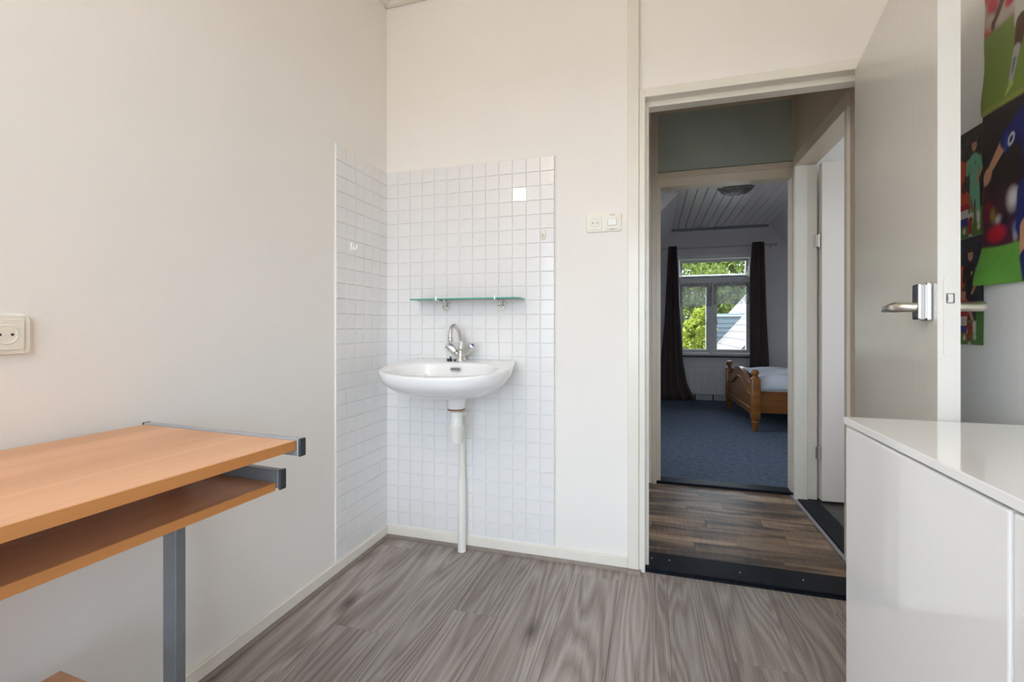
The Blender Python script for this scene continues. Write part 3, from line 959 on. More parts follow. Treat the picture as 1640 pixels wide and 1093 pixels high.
# ================================================================== OPEN DOOR (local frame: origin on the hinge line)
DA = radians(81.5)
door = thing('door_1', 'beige gloss door standing open against the poster wall', 'door', (0.785, YB - 0.008, 0), rotz=pi + DA, kind='structure', local=True)
DLn, DTh = 0.80, 0.040
obj('leaf', bx(0.004, DLn - 0.0015, -DTh, 0.0, 0.012, 2.045, bev=0.0015), door_m, door)
obj('edge', bx(DLn - 0.0015, DLn, -DTh, 0.0, 0.012, 2.045), door_e, door, label='white painted front edge of the door')
for hz in (0.25, 1.05, 1.80):
    obj('hinge', tube(BM(), [(0.0, 0.004, hz - 0.045), (0.0, 0.004, hz + 0.045)], 0.007, 10), nickel, door)
bm = BM()
prism(bm, rrect(0.022, 0.185, 0.0109, 6), lambda u, v: (DLn, -0.019 + u, 1.083 + v), lambda u, v: (DLn + 0.0016, -0.019 + u, 1.083 + v))
fp = obj('lock_plate', bm, door_e, door)
bm = BM(); prism(bm, rrect(0.0150, 0.0225, 0.001, 1), lambda u, v: (DLn + 0.0012, -0.018 + u, 1.125 + v), lambda u, v: (DLn + 0.0022, -0.018 + u, 1.125 + v))
obj('latch_hole', bm, plain('worn_metal', (0.13, 0.11, 0.10), 0.6, noise=0.5, nscale=300), fp)
bm = BM(); prism(bm, [(-0.0050, -0.0095), (0.0035, -0.0095), (0.0045, 0.0), (0.0035, 0.0095), (-0.0050, 0.0095), (-0.004, 0.0)], lambda u, v: (DLn + 0.0015, -0.018 + u, 1.125 + v), lambda u, v: (DLn + 0.0038, -0.018 + u, 1.125 + v))
obj('latch', bm, door_e, fp)
for zz in (1.163, 1.003):
    obj('screw', tube(BM(), [(DLn + 0.001, -0.019, zz), (DLn + 0.0022, -0.019, zz)], 0.0032, 10), door_e, fp)
for side in (-1, 1):
    y0 = -DTh if side < 0 else 0.0
    bm = BM()
    ya, yb = sorted((y0, y0 + side * (0.010 if side < 0 else 0.004)))
    box(bm, 0.722, 0.772, ya, yb, 1.075, 1.165, bev=0.003, seg=2)
    if side < 0:
        ya, yb = sorted((y0 + side * 0.010, y0 + side * 0.026))
        box(bm, 0.724, 0.770, ya, yb, 1.077, 1.163, bev=0.004, seg=2)
    rose = obj('handle_rose', bm, chrome, door)
    lv = [(0.747, y0 + side * 0.003, 1.108), (0.745, y0 + side * 0.050, 1.108), (0.730, y0 + side * 0.060, 1.1085), (0.700, y0 + side * 0.061, 1.108), (0.660, y0 + side * 0.060, 1.107),
          (0.635, y0 + side * 0.059, 1.106), (0.612, y0 + side * 0.057, 1.1035)]
    smooth_by_angle(obj('handle_lever', tube(BM(), lv, [0.011, 0.012, 0.0125, 0.0115, 0.0095, 0.0075, 0.0045], 14), nickel, door), 60)

# ================================================================== WASHBASIN
CX = -0.864
YW = YB - 0.0098     # tile surface
sink = thing('washbasin', 'white wall-hung ceramic washbasin with chrome mixer tap and bottle trap', 'washbasin', (CX, YW, 0.70))
half = [(0.0, 0.0), (0.12, 0.0), (0.235, 0.0), (0.258, 0.012), (0.270, 0.06), (0.283, 0.13), (0.291, 0.20), (0.284, 0.275), (0.248, 0.345), (0.178, 0.400), (0.09, 0.430), (0.0, 0.438)]
outl = [Vector((p[0], p[1])) for p in catmull([(a, b, 0) for a, b in half], 8)]
full = outl + [Vector((-p.x, p.y)) for p in outl[::-1][1:-1]]
Q = Vector((0, 0.20))
NS = 96


def polar(poly, c, ang):
    d = Vector((cos(ang), sin(ang)))
    best = None
    for a, b in zip(poly, poly[1:] + poly[:1]):
        e = b - a
        den = d.x * e.y - d.y * e.x
        if abs(den) < 1e-9:
            continue
        ac = a - c
        tt = (ac.x * e.y - ac.y * e.x) / den
        uu = (ac.x * d.y - ac.y * d.x) / den
        if tt > 0 and -1e-6 <= uu <= 1 + 1e-6:
            best = tt if best is None else max(best, tt)
    return c + d * best


OUT = [polar(full, Q, 2 * pi * k / NS) for k in range(NS)]
QI = Vector((0, 0.248))
INN = []
for k in range(NS):
    a = 2 * pi * k / NS
    c_, s_ = cos(a), sin(a)
    ry = 0.150 if s_ > 0 else 0.148
    e = 2.5
    r_ = (abs(c_ / 0.236) ** e + abs(s_ / ry) ** e) ** (-1 / e)
    INN.append(QI + Vector((c_, s_)) * r_)


def zr(sy): return 0.908 - 0.105 * sy


rings = []
zb = 0.742
CB = Vector((0, 0.165))
for s in (0.16, 0.3, 0.45, 0.58, 0.70, 0.80, 0.88, 0.94, 0.98, 1.0):
    g = 1 - (1 - s ** 2.1) ** (1 / 2.0)
    ring = []
    for p in OUT:
        q = CB + (p - CB) * s
        if p.y < 0.10:
            wgt = (0.10 - p.y) / 0.10
            q.y = q.y * (1 - wgt) + wgt * max(0.0, CB.y + (p.y - CB.y) * min(1.0, s * 1.35))
        ring.append((q.x, q.y, zb + (zr(p.y) - 0.012 - zb) * g))
    rings.append(ring)
for s, dz in ((1.0, -0.005), (0.993, -0.001), (0.975, 0.0)):
    rings.append([(Q.x + (p.x - Q.x) * s, Q.y + (p.y - Q.y) * s, zr(p.y) + dz) for p in OUT])
for f in (0.5,):
    rings.append([((o.x * 0.975 + i.x) / 2, (Q.y + (o.y - Q.y) * 0.975 + i.y) / 2, zr((o.y + i.y) / 2) - 0.001) for o, i in zip(OUT, INN)])
for s, dz in ((1.03, -0.002), (1.0, -0.006), (0.975, -0.016), (0.94, -0.036), (0.87, -0.062), (0.75, -0.086), (0.55, -0.104), (0.30, -0.113), (0.10, -0.116)):
    rings.append([(QI.x + (p.x - QI.x) * s, QI.y + (p.y - QI.y) * s - 0.03 * max(0, 0.9 - s), (zr(p.y) * min(1, s) + zr(0.23) * (1 - min(1, s))) + dz) for p in INN])
bm = BM()
vr = [[bm.verts.new((CX + a, YW - b, c)) for a, b, c in r] for r in rings]
for r0, r1 in zip(vr, vr[1:]):
    for k in range(NS):
        bm.faces.new((r0[k], r0[(k + 1) % NS], r1[(k + 1) % NS], r1[k]))
bm.faces.new(vr[0][::-1]); bm.faces.new(vr[-1])
basin = obj('basin', bm, ceramic, sink, smooth=True)
# overflow slot on the inner back slope
bm = BM()
prism(bm, rrect(0.052, 0.017, 0.008, 5), lambda u, v: (CX + 0.006 + u, YW - 0.105 - 0.3 * -v - 0.010, 0.868 + v), lambda u, v: (CX + 0.006 + u, YW - 0.105 + 0.3 * v - 0.016, 0.868 + v))
ov = obj('overflow', bm, chrome, basin)
bm = BM()
prism(bm, rrect(0.042, 0.0085, 0.004, 5), lambda u, v: (CX + 0.006 + u, YW - 0.117 + 0.3 * v, 0.868 + v), lambda u, v: (CX + 0.006 + u, YW - 0.1225 + 0.3 * v, 0.868 + v))
obj('overflow_slot', bm, plain('slot_grey', (0.16, 0.16, 0.17), 0.5), ov)
obj('drain', lathe(BM(), [(0.030, 0.0), (0.031, 0.003), (0.024, 0.004)], (CX, YW - 0.22, 0.771), 20), chrome, basin)

# mixer tap
FX, FY, FZ = -0.856, 2.030, 0.899
fa = obj('faucet', lathe(BM(), [(0.026, 0.0), (0.026, 0.006), (0.022, 0.012), (0.020, 0.030), (0.016, 0.045), (0.013, 0.060)], (FX, FY, FZ), 20), chrome, sink, smooth=True)
sp = catmull([(0, 0, 0.045), (0.001, 0.0, 0.085), (0.0, -0.010, 0.125), (-0.006, -0.028, 0.156), (-0.011, -0.048, 0.167), (-0.015, -0.068, 0.158), (-0.016, -0.080, 0.134), (-0.016, -0.083, 0.112)], 5)
obj('spout', tube(BM(), [(FX + p.x, FY + p.y, FZ + p.z) for p in sp], [0.0115 - 0.002 * k / len(sp) for k in range(len(sp))], 14), chrome, fa, smooth=True)
obj('nozzle', lathe(BM(), [(0.0085, 0.090), (0.0125, 0.094), (0.0125, 0.108), (0.009, 0.116)], (FX - 0.016, FY - 0.083, FZ), 16), chrome, fa, smooth=True)
for sgn in (-1, 1):
    d = Vector((sgn * 0.72, -0.12, 0.68)).normalized()
    b0 = Vector((FX, FY, FZ + 0.018))
    kb = obj('knob', tube(BM(), [b0 + d * 0.012, b0 + d * 0.034, b0 + d * 0.036, b0 + d * 0.042, b0 + d * 0.083, b0 + d * 0.088], [0.013, 0.012, 0.016, 0.017, 0.0205, 0.018], 10), chrome, fa)
    obj('marker', tube(BM(), [b0 + d * 0.088, b0 + d * 0.0895], 0.008, 12), blue_dot if sgn > 0 else chrome, kb)
bm = BM()
tube(bm, [(FX - 0.062, FY - 0.012, 0.905), (FX - 0.040, FY - 0.016, 0.906)], 0.007, 10)
tube(bm, [(FX - 0.046, FY - 0.014, 0.910), (FX - 0.046, FY - 0.014, 0.922)], 0.005, 8)
tube(bm, [(FX - 0.030, FY - 0.012, 0.9035), (FX - 0.018, FY - 0.010, 0.9045)], 0.006, 8)
obj('drain_plug', bm, blackp, sink, label='small black rubber plug lying beside the tap')

# bottle trap and waste pipe
TX, TY = -0.836, 1.930
obj('collar', lathe(BM(), [(0.036, 0.696), (0.041, 0.700), (0.042, 0.735), (0.050, 0.750)], (TX, TY, 0), 24), ceramic, sink, smooth=True)
obj('seal_ring', lathe(BM(), [(0.038, 0.690), (0.040, 0.693), (0.038, 0.697)], (TX, TY, 0), 24), brass_r, sink)
tr = obj('trap', lathe(BM(), [(0.020, 0.548), (0.024, 0.545), (0.0255, 0.55), (0.031, 0.598), (0.034, 0.603), (0.0345, 0.622), (0.031, 0.626), (0.027, 0.662), (0.0265, 0.664), (0.0285, 0.666), (0.0285, 0.682), (0.022, 0.684), (0.022, 0.692)], (TX, TY, 0), 24), pvc, sink)
smooth_by_angle(tr, 40)
PX, PY = -0.861, 2.055
pp_ = catmull([(TX, TY + 0.02, 0.655), (TX + 0.004, TY + 0.05, 0.665), (TX + 0.0, TY + 0.085, 0.662), (PX + 0.004, PY - 0.012, 0.640), (PX, PY, 0.600), (PX, PY, 0.560)], 5)
obj('trap_arm', tube(BM(), pp_, 0.0155, 14), pvc_y, tr, smooth=True)
obj('waste_pipe', tube(BM(), [(PX, PY, 0.57), (PX, PY, 0.33)], 0.0155, 18), pvc_y, sink, smooth=False)
smooth_by_angle(obj('waste_sleeve', tube(BM(), [(PX, PY, 0.345), (PX, PY, 0.0)], 0.020, 18), pvc, sink))

# ================================================================== GLASS SHELF, HOOKS
t = thing('glass_shelf', 'clear glass shelf on two chrome brackets above the tap', 'shelf', (-0.83, YW, 1.17))
poly = [(-1.100, 0.0), (-1.100, 0.085), (-1.094, 0.100), (-0.585, 0.100), (-0.560, 0.080), (-0.560, 0.0)]
pn = obj('pane', prism(BM(), poly, lambda u, v: (u, YW - 0.012 - v, 1.187), lambda u, v: (u, YW - 0.012 - v, 1.1925)), sglass, t)
bm = BM()
ins = [(-1.0995, 0.0005), (-1.0995, 0.0845), (-1.0935, 0.0995), (-0.5855, 0.0995), (-0.5605, 0.0795), (-0.5605, 0.0005)]
for (a, b), in zip([(k, (k + 1) % 6) for k in range(6)]):
    p, q, p2, q2 = poly[a], poly[b], ins[a], ins[b]
    vs = []
    for (u, v), z in ((p, 1.1868), (q, 1.1868), (q, 1.1927), (p, 1.1927)):
        c0 = Vector((-0.83, 0.05)); dd = (Vector((u, v)) - c0)
        vs.append((u + 0.0004 * (1 if dd.x > 0 else -1), v + 0.0004 * (1 if dd.y > 0 else -1), z))
    f_ = [bm.verts.new((u, YW - 0.012 - v, z)) for u, v, z in vs]
    bm.faces.new(f_)
obj('polished_edge', bm, gedge, pn)
for hx in (-0.958, -0.672):
    bm = BM()
    tube(bm, [(hx, YW, 1.160), (hx, YW - 0.010, 1.160)], 0.017, 16)
    bmesh.ops.scale(bm, verts=bm.verts, vec=(1, 1, 1.35), space=Matrix.Translation((-hx, 0, -1.160)))
    tube(bm, catmull([(hx, YW - 0.006, 1.150), (hx, YW - 0.022, 1.162), (hx, YW - 0.032, 1.176), (hx, YW - 0.045, 1.183), (hx, YW - 0.095, 1.1845), (hx, YW - 0.116, 1.187)], 4), 0.0042, 10)
    tube(bm, [(hx, YW - 0.1145, 1.184), (hx, YW - 0.1145, 1.199)], 0.003, 8)
    tube(bm, [(hx, YW - 0.030, 1.184), (hx, YW - 0.030, 1.199)], 0.003, 8)
    br = obj('bracket', bm, chrome, t)
    smooth_by_angle(br)
    for sx in (-0.011, 0.011):
        obj('screw', tube(BM(), [(hx + sx, YW - 0.009, 1.160), (hx + sx, YW - 0.0125, 1.160)], 0.003, 8), blackp, br)


def hook(label, M, mat):
    t = thing('wall_hook', label, 'hook', M.translation)
    bm = BM()
    prism(bm, [(0.013 * cos(2 * pi * k / 20), 0.022 * sin(2 * pi * k / 20)) for k in range(20)], lambda u, v: (u, 0, v), lambda u, v: (u * 0.85, -0.006, v * 0.88))
    bm.transform(M)
    obj('plate', bm, mat, t)
    bm = tube(BM(), catmull([(0, -0.004, -0.002), (0, -0.014, -0.010), (0, -0.022, -0.008), (0, -0.025, 0.002), (0, -0.024, 0.006)], 4), [0.0045] * 17, 8)
    bm.transform(M)
    obj('prong', bm, mat, t, smooth=True)


hook('small white hook stuck on the narrow tiled strip', Matrix.Translation((XL + 0.0076, 1.802, 1.417)) @ Matrix.Rotation(pi / 2, 4, 'Z'), white_pl)
hook('small cream hook stuck on the tiles behind the glass shelf', Matrix.Translation((-0.476, YW, 1.480)), cream_pl)


# ================================================================== SOCKETS AND SWITCH
def rplate(bm, w_, h_, r, d0, d1, inset=0.0, M=None):
    prism(bm, rrect(w_, h_, r), lambda u, v: (u, -d0, v), lambda u, v: (u * (1 - 2 * inset / w_), -d1, v * (1 - 2 * inset / h_)))
    return bm


def socket_parts(t, M, cx):
    bm = BM(); prism(bm, rrect(0.058, 0.062, 0.006), lambda u, v: (cx + u, -0.008, v), lambda u, v: (cx + u * 0.97, -0.0115, v * 0.97)); bm.transform(M)
    cv = obj('socket_cover', bm, cream_pl, t)
    bm = BM()
    ro, ri = 0.0205, 0.0185
    n_ = 28
    ra = [bm.verts.new((cx + ro * cos(2 * pi * k / n_), -0.0116, ro * sin(2 * pi * k / n_))) for k in range(n_)]
    rb = [bm.verts.new((cx + ri * cos(2 * pi * k / n_), -0.0126, ri * sin(2 * pi * k / n_))) for k in range(n_)]
    rc = [bm.verts.new((cx + 0.016 * cos(2 * pi * k / n_), -0.0118, 0.016 * sin(2 * pi * k / n_))) for k in range(n_)]
    for a, b in ((ra, rb), (rb, rc)):
        for k in range(n_):
            bm.faces.new((a[k], a[(k + 1) % n_], b[(k + 1) % n_], b[k]))
    bm.faces.new(rc)
    bm.transform(M)
    obj('socket_dish', bm, cream_pl, cv)
    for sx in (-0.0095, 0.0095):
        bm = tube(BM(), [(cx + sx, -0.0112, 0), (cx + sx, -0.0124, 0)], 0.0027, 10); bm.transform(M)
        obj('pin_hole', bm, dark, cv)
    bm = tube(BM(), [(cx, -0.0112, 0), (cx, -0.0123, 0)], 0.0022, 8); bm.transform(M)
    obj('screw', bm, pvc_y, cv)


M = Matrix.Translation((-0.2035, YB, 1.520))
t = thing('switch_plate', 'cream double plate with socket and light switch beside the doorway', 'light switch', (-0.2035, YB, 1.478))
bm = rplate(BM(), 0.156, 0.083, 0.010, 0.0, 0.008, 0.003); bm.transform(M)
obj('plate', bm, cream_pl, t)
socket_parts(t, M, -0.037)
bm = BM(); prism(bm, rrect(0.058, 0.062, 0.004), lambda u, v: (0.037 + u, -0.008, v), lambda u, v: (0.037 + u * 0.97, -0.0115, v * 0.97)); bm.transform(M)
sw = obj('switch_cover', bm, cream_pl, t)
bm = BM(); box(bm, 0.037 - 0.0195, 0.037 + 0.0195, -0.0122, -0.011, -0.0155, 0.0155); bm.transform(M)
obj('rocker_gap', bm, plain('gap_brown', (0.30, 0.27, 0.22), 0.6), sw)
bm = BM(); prism(bm, [(-0.0180, -0.014), (0.0180, -0.014), (0.0180, 0.014), (-0.0180, 0.014)], lambda u, v: (0.037 + u, -0.0118, v), lambda u, v: (0.037 + u, -0.0150 - 0.1 * v, v)); bm.transform(M)
obj('rocker', bm, white_pl, sw)
for zz in (-0.0315, 0.0315):
    bm = BM(); box(bm, 0.037 - 0.012, 0.037 + 0.012, -0.0105, -0.0085, zz - 0.0012, zz + 0.0012); bm.transform(M)
    obj('clip_slot', bm, MATS['gap_brown'], sw)
M = Matrix.Translation((XL, 0.629, 1.044)) @ Matrix.Rotation(pi / 2, 4, 'Z') @ Matrix.Diagonal((1.04, 1.0, 1.04, 1.0))
t = thing('wall_socket', 'square cream wall socket above the desk', 'socket', (XL, 0.629, 1.0))
bm = rplate(BM(), 0.083, 0.083, 0.010, 0.0, 0.009, 0.003); bm.transform(M)
obj('plate', bm, cream_pl, t)
socket_parts(t, M, 0.0)

# ================================================================== DESK (local frame: origin under its front corner by the washbasin side)
desk = thing('desk', 'beech-effect computer desk with grey steel frame and keyboard shelf', 'desk', (-0.745, 0.846, 0), rotz=-0.0616, local=True)
DL = 1.10
top = obj('desktop', bx(-0.496, -0.002, -DL, 0.0, 0.791, 0.811, bev=0.0008), desk_w, desk)
obj('edge_band', bx(-0.002, 0.0, -DL, 0.0, 0.7905, 0.8115, bev=0.0006), desk_e, top, label='orange beech edge band along the front of the desktop')
ks = obj('keyboard_shelf', bx(-0.390, -0.052, -DL + 0.03, -0.008, 0.699, 0.716, bev=0.0008), desk_w, desk)
obj('edge_band', bx(-0.052, -0.050, -DL + 0.03, -0.008, 0.6985, 0.7165, bev=0.0006), desk_e, ks)
ls = obj('lower_shelf', bx(-0.447, -0.12, -DL + 0.06, -0.195, 0.312, 0.330, bev=0.0008), desk_w, desk)
obj('edge_band', bx(-0.12, -0.118, -DL + 0.06, -0.195, 0.3118, 0.3302), desk_e, ls)
for y0 in (0.001, -DL - 0.023):
    br = obj('side_bar', bx(-0.502, 0.004, y0, y0 + 0.017, 0.777, 0.8145, bev=0.0015), steel_l, desk)
    obj('end_cap', bx(0.004, 0.010, y0 - 0.001, y0 + 0.018, 0.776, 0.8155, bev=0.002), blackp, br)
    obj('end_cap', bx(-0.506, -0.502, y0 - 0.001, y0 + 0.018, 0.776, 0.8155, bev=0.001), blackp, br)
for y0, s in ((-0.007, 1), (-DL + 0.006, -1)):
    rl = obj('shelf_rail', bx(-0.370, -0.044, y0, y0 + 0.017, 0.703, 0.743, bev=0.0015), steel_g, desk)
    obj('end_cap', bx(-0.044, -0.038, y0 - 0.001, y0 + 0.018, 0.700, 0.7445, bev=0.002), blackp, rl)
for y0 in (-0.022, -DL - 0.004):
    obj('leg', bx(-0.395, -0.350, y0, y0 + 0.026, 0.040, 0.790, bev=0.002), steel_g, desk)
    ft = obj('foot', bx(-0.470, -0.02, y0 - 0.004, y0 + 0.030, 0.008, 0.040, bev=0.003), steel_g, desk)
    for ex in (-0.478, -0.02):
        obj('foot_cap', bx(ex, ex + 0.008, y0 - 0.005, y0 + 0.031, 0.004, 0.042, bev=0.002), blackp, ft)
    for ex in (-0.44, -0.06):
        obj('foot_pad', lathe(BM(), [(0.012, 0.0), (0.012, 0.009)], (ex, y0 + 0.013, 0), 12), blackp, ft)
obj('fixing_screw', tube(BM(), [(-0.03, -0.010, 0.7865), (-0.03, -0.010, 0.791)], 0.004, 8), nickel, top)

# ================================================================== CABINET
cab = thing('cabinet', 'white high-gloss cabinet standing in front of the open door', 'cabinet', (0.66, 0.62, 0))
CY0, CY1, CXF = -0.36, 1.26, 0.425
obj('top', bx(CXF, 0.884, CY0, CY1, 0.836, 0.852, bev=0.0015), white_gl, cab)
obj('body', bx(CXF + 0.026, 0.880, CY0 + 0.003, CY1 - 0.003, 0.045, 0.833), white_gl, cab)
for y0, y1 in ((0.7400, 1.2575), (0.2005, 0.7350), (-0.3575, 0.1955)):
    obj('door', bx(CXF + 0.004, CXF + 0.022, y0, y1, 0.048, 0.8305, bev=0.004, seg=3), white_gl, cab)
obj('plinth', bx(CXF + 0.06, 0.86, CY0 + 0.04, CY1 - 0.04, 0.0, 0.045), white_gl, cab)

# ================================================================== POSTERS
RNG = np.random.default_rng(3)


def vnoise(P, Z, s, seed):
    r = np.random.default_rng(seed)
    g = r.random((64, 64))
    a, b = P * s + 100, Z * s + 100
    i, j = np.floor(a).astype(int), np.floor(b).astype(int)
    fx, fy = a - i, b - j
    fx, fy = fx * fx * (3 - 2 * fx), fy * fy * (3 - 2 * fy)
    q = lambda m, n_: g[m % 64, n_ % 64]
    return (q(i, j) * (1 - fx) + q(i + 1, j) * fx) * (1 - fy) + (q(i, j + 1) * (1 - fx) + q(i + 1, j + 1) * fx) * fy


class Pic:
    def __init__(s, p0, p1, z0, z1, step):
        s.p = np.linspace(p0, p1, int((p1 - p0) / step) + 1)
        s.z = np.linspace(z0, z1, int((z1 - z0) / step) + 1)
        s.P, s.Z = np.meshgrid(s.p, s.z, indexing='ij')
        s.C = np.zeros(s.P.shape + (3,))

    def put(s, m, c):
        m = np.clip(m, 0, 1)[..., None]
        c = np.asarray(c, float)
        s.C = s.C * (1 - m) + c * m

    def ell(s, p, z, a, b, c, soft=0.15, rot=0.0):
        x, y = s.P - p, s.Z - z
        x, y = x * cos(rot) + y * sin(rot), -x * sin(rot) + y * cos(rot)
        s.put((1 - np.sqrt((x / a) ** 2 + (y / b) ** 2)) / soft, c)

    def cap(s, p0, z0, p1, z1, r0, r1, c, soft=0.003):
        dx, dz = p1 - p0, z1 - z0
        t_ = np.clip(((s.P - p0) * dx + (s.Z - z0) * dz) / (dx * dx + dz * dz + 1e-12), 0, 1)
        d = np.sqrt((s.P - p0 - t_ * dx) ** 2 + (s.Z - z0 - t_ * dz) ** 2)
        s.put((r0 + (r1 - r0) * t_ - d) / soft, c)

    def rect(s, p0, p1, z0, z1, c):
        s.put(((s.P > p0) & (s.P < p1) & (s.Z > z0) & (s.Z < z1)).astype(float), c)


def poster(name, label, pic, y_of, group, curl=0.0, base=0.0, border=0.0):
    np_, nz = pic.P.shape
    bm = BM()
    P, Z = pic.P, pic.Z
    u = (P - P.min()) / (P.max() - P.min()); v = (Z - Z.min()) / (Z.max() - Z.min())
    lift = 0.0015 + base + 0.0012 * (1 + np.sin(9 * v + 2 * u)) * (0.4 + np.exp(-u * 9)) + curl * np.exp(-((u / 0.10) ** 2 + (v / 0.14) ** 2))
    pe = P - 0.003 * np.sin(v * 17) * np.exp(-u * 30) * (1 if curl else 0.2)
    vs = [[bm.verts.new((XR - 0.001 - lift[i, j], y_of - pe[i, j], Z[i, j])) for j in range(nz)] for i in range(np_)]
    for i in range(np_ - 1):
        for j in range(nz - 1):
            bm.faces.new((vs[i][j], vs[i + 1][j], vs[i + 1][j + 1], vs[i][j + 1]))
    o = obj(name, bm, paper_m, smooth=True)
    at = o.data.color_attributes.new('Print', 'FLOAT_COLOR', 'POINT')
    buf = np.ones((np_ * nz, 4), np.float32)
    buf[:, :3] = np.clip(pic.C.reshape(-1, 3), 0, 1)
    at.data.foreach_set('color', buf.ravel())
    md = o.modifiers.new('thickness', 'SOLIDIFY'); md.thickness = 0.0004
    tag(o, label, 'poster', group)
    return o


def srgb(*c):
    return [((x / 255) / 12.92 if x <= 10 else ((x / 255 + 0.055) / 1.055) ** 2.4) for x in c]


SK, SKD, DK = srgb(205, 150, 120), srgb(95, 62, 48), srgb(40, 34, 34)
GRS = srgb(120, 158, 72)
# lower large poster: arm and sleeve of a player in blue before a blurred crowd
pc = Pic(0.0, 0.66, 1.175, 1.648, 0.0036)
pc.C[:] = srgb(52, 43, 44)
n1 = vnoise(pc.P, pc.Z, 16, 1)[..., None]
pc.C = pc.C * (0.8 + 0.4 * n1)
pc.put((1.46 - pc.Z) / 0.08, srgb(78, 42, 56))
for k in range(70):
    cc = [srgb(150, 30, 50), srgb(205, 195, 200), srgb(60, 60, 100), srgb(40, 30, 40), srgb(160, 120, 60), srgb(120, 30, 45), srgb(30, 40, 80)][k % 7]
    pc.ell(RNG.uniform(0, .66), RNG.uniform(1.28, 1.44), RNG.uniform(.012, .03), RNG.uniform(.015, .035), cc, 0.9)
pc.ell(0.112, 1.392, 0.028, 0.042, srgb(215, 208, 208), 0.8)
pc.ell(0.055, 1.312, 0.045, 0.030, srgb(190, 25, 50), 0.5)
pc.ell(0.04, 1.365, 0.014, 0.03, srgb(150, 125, 50), 0.8)
pc.ell(0.135, 1.315, 0.03, 0.03, srgb(70, 90, 150), 0.7)
gl_ = 1.283 - 0.004 * np.sin(pc.P * 20)
pc.put((gl_ - pc.Z) / 0.006, srgb(112, 172, 72))
pc.put(((gl_ - pc.Z) > 0).astype(float) * (vnoise(pc.P, pc.Z, 60, 5)) * 0.3, srgb(70, 140, 50))
BL = srgb(40, 46, 108)
pc.cap(0.215, 1.575, 0.215, 1.42, 0.075, 0.062, BL)
pc.cap(0.03, 1.492, 0.082, 1.545, 0.011, 0.017, SK)
pc.ell(0.017, 1.476, 0.018, 0.028, SK, 0.2, rot=-0.5)
pc.cap(0.098, 1.552, 0.175, 1.590, 0.029, 0.042, BL)
pc.cap(0.088, 1.522, 0.094, 1.570, 0.004, 0.004, srgb(60, 75, 170))
pc.ell(0.110, 1.548, 0.012, 0.019, srgb(220, 218, 215), 0.2, rot=-0.45)
pc.ell(0.110, 1.548, 0.007, 0.012, BL, 0.3, rot=-0.45)
pc.cap(0.29, 1.575, 0.36, 1.48, 0.042, 0.03, BL); pc.cap(0.365, 1.47, 0.41, 1.40, 0.017, 0.011, SK); pc.ell(0.418, 1.388, .018, .024, SK, .2)
pc.ell(0.225, 1.635, 0.032, 0.04, SK, 0.1)
pc.cap(0.175, 1.395, 0.165, 1.32, 0.05, 0.042, BL); pc.cap(0.25, 1.395, 0.285, 1.33, 0.05, 0.042, BL)
pc.cap(0.165, 1.31, 0.16, 1.24, 0.028, 0.022, SK); pc.cap(0.295, 1.32, 0.33, 1.25, 0.028, 0.022, SK)
pc.cap(0.16, 1.235, 0.165, 1.175, 0.023, 0.018, BL); pc.cap(0.335, 1.245, 0.36, 1.19, 0.023, 0.016, BL)
poster('poster', 'large poster of a player in a blue shirt before a blurred crowd', pc, 1.642, 'football posters', curl=0.022, base=0.004)

# upper large poster: legs of a player in white on grass
pc = Pic(0.0, 0.66, 1.650, 2.125, 0.0036)
pc.C[:] = srgb(190, 150, 140)
for k in range(60):
    cc = [srgb(196, 45, 60), srgb(205, 190, 175), srgb(170, 60, 70), srgb(190, 185, 180), srgb(120, 80, 70)][k % 5]
    pc.ell(RNG.uniform(0, .66), RNG.uniform(1.87, 2.12), RNG.uniform(.02, .05), RNG.uniform(.02, .045), cc, 0.8)
pc.ell(0.03, 1.945, 0.03, 0.02, srgb(195, 45, 60), 0.6); pc.ell(0.02, 1.91, 0.025, 0.02, srgb(190, 178, 165), 0.6); pc.ell(0.095, 1.915, 0.025, 0.02, srgb(195, 40, 55), 0.6)
gg = vnoise(pc.P * 0.4, pc.Z, 26, 2)
pc.put((1.877 - pc.Z) / 0.012, srgb(128, 142, 66))
pc.put(((1.877 - pc.Z) > 0).astype(float) * gg * 0.45, srgb(112, 150, 62))
pc.put((1.668 - pc.Z) / 0.006, srgb(150, 155, 80))
WH = srgb(205, 200, 190)
pc.cap(0.19, 2.03, 0.19, 1.93, 0.06, 0.055, WH)
pc.cap(0.13, 2.02, 0.07, 1.935, 0.018, 0.012, SKD); pc.cap(0.068, 1.932, 0.038, 1.893, 0.011, 0.009, SKD); pc.ell(0.034, 1.888, 0.010, 0.018, SKD, 0.3)
pc.cap(0.155, 1.93, 0.140, 1.850, 0.044, 0.030, WH); pc.cap(0.22, 1.92, 0.265, 1.85, 0.046, 0.034, WH)
pc.cap(0.138, 1.838, 0.124, 1.775, 0.022, 0.014, SKD); pc.cap(0.270, 1.84, 0.30, 1.79, 0.024, 0.018, SKD)
pc.cap(0.122, 1.775, 0.102, 1.702, 0.014, 0.009, srgb(175, 172, 172)); pc.cap(0.115, 1.752, 0.107, 1.722, 0.007, 0.005, srgb(120, 120, 128)); pc.cap(0.304, 1.785, 0.345, 1.725, 0.016, 0.011, srgb(175, 172, 172))
pc.cap(0.103, 1.694, 0.084, 1.673, 0.010, 0.004, srgb(178, 186, 108)); pc.cap(0.350, 1.715, 0.385, 1.708, 0.011, 0.007, srgb(178, 186, 108))
pc.ell(0.19, 2.095, 0.028, 0.035, SKD, 0.1)
poster('poster', 'large poster of a player in white running on green grass', pc, 1.642, 'football posters', curl=0.006, base=0.0)


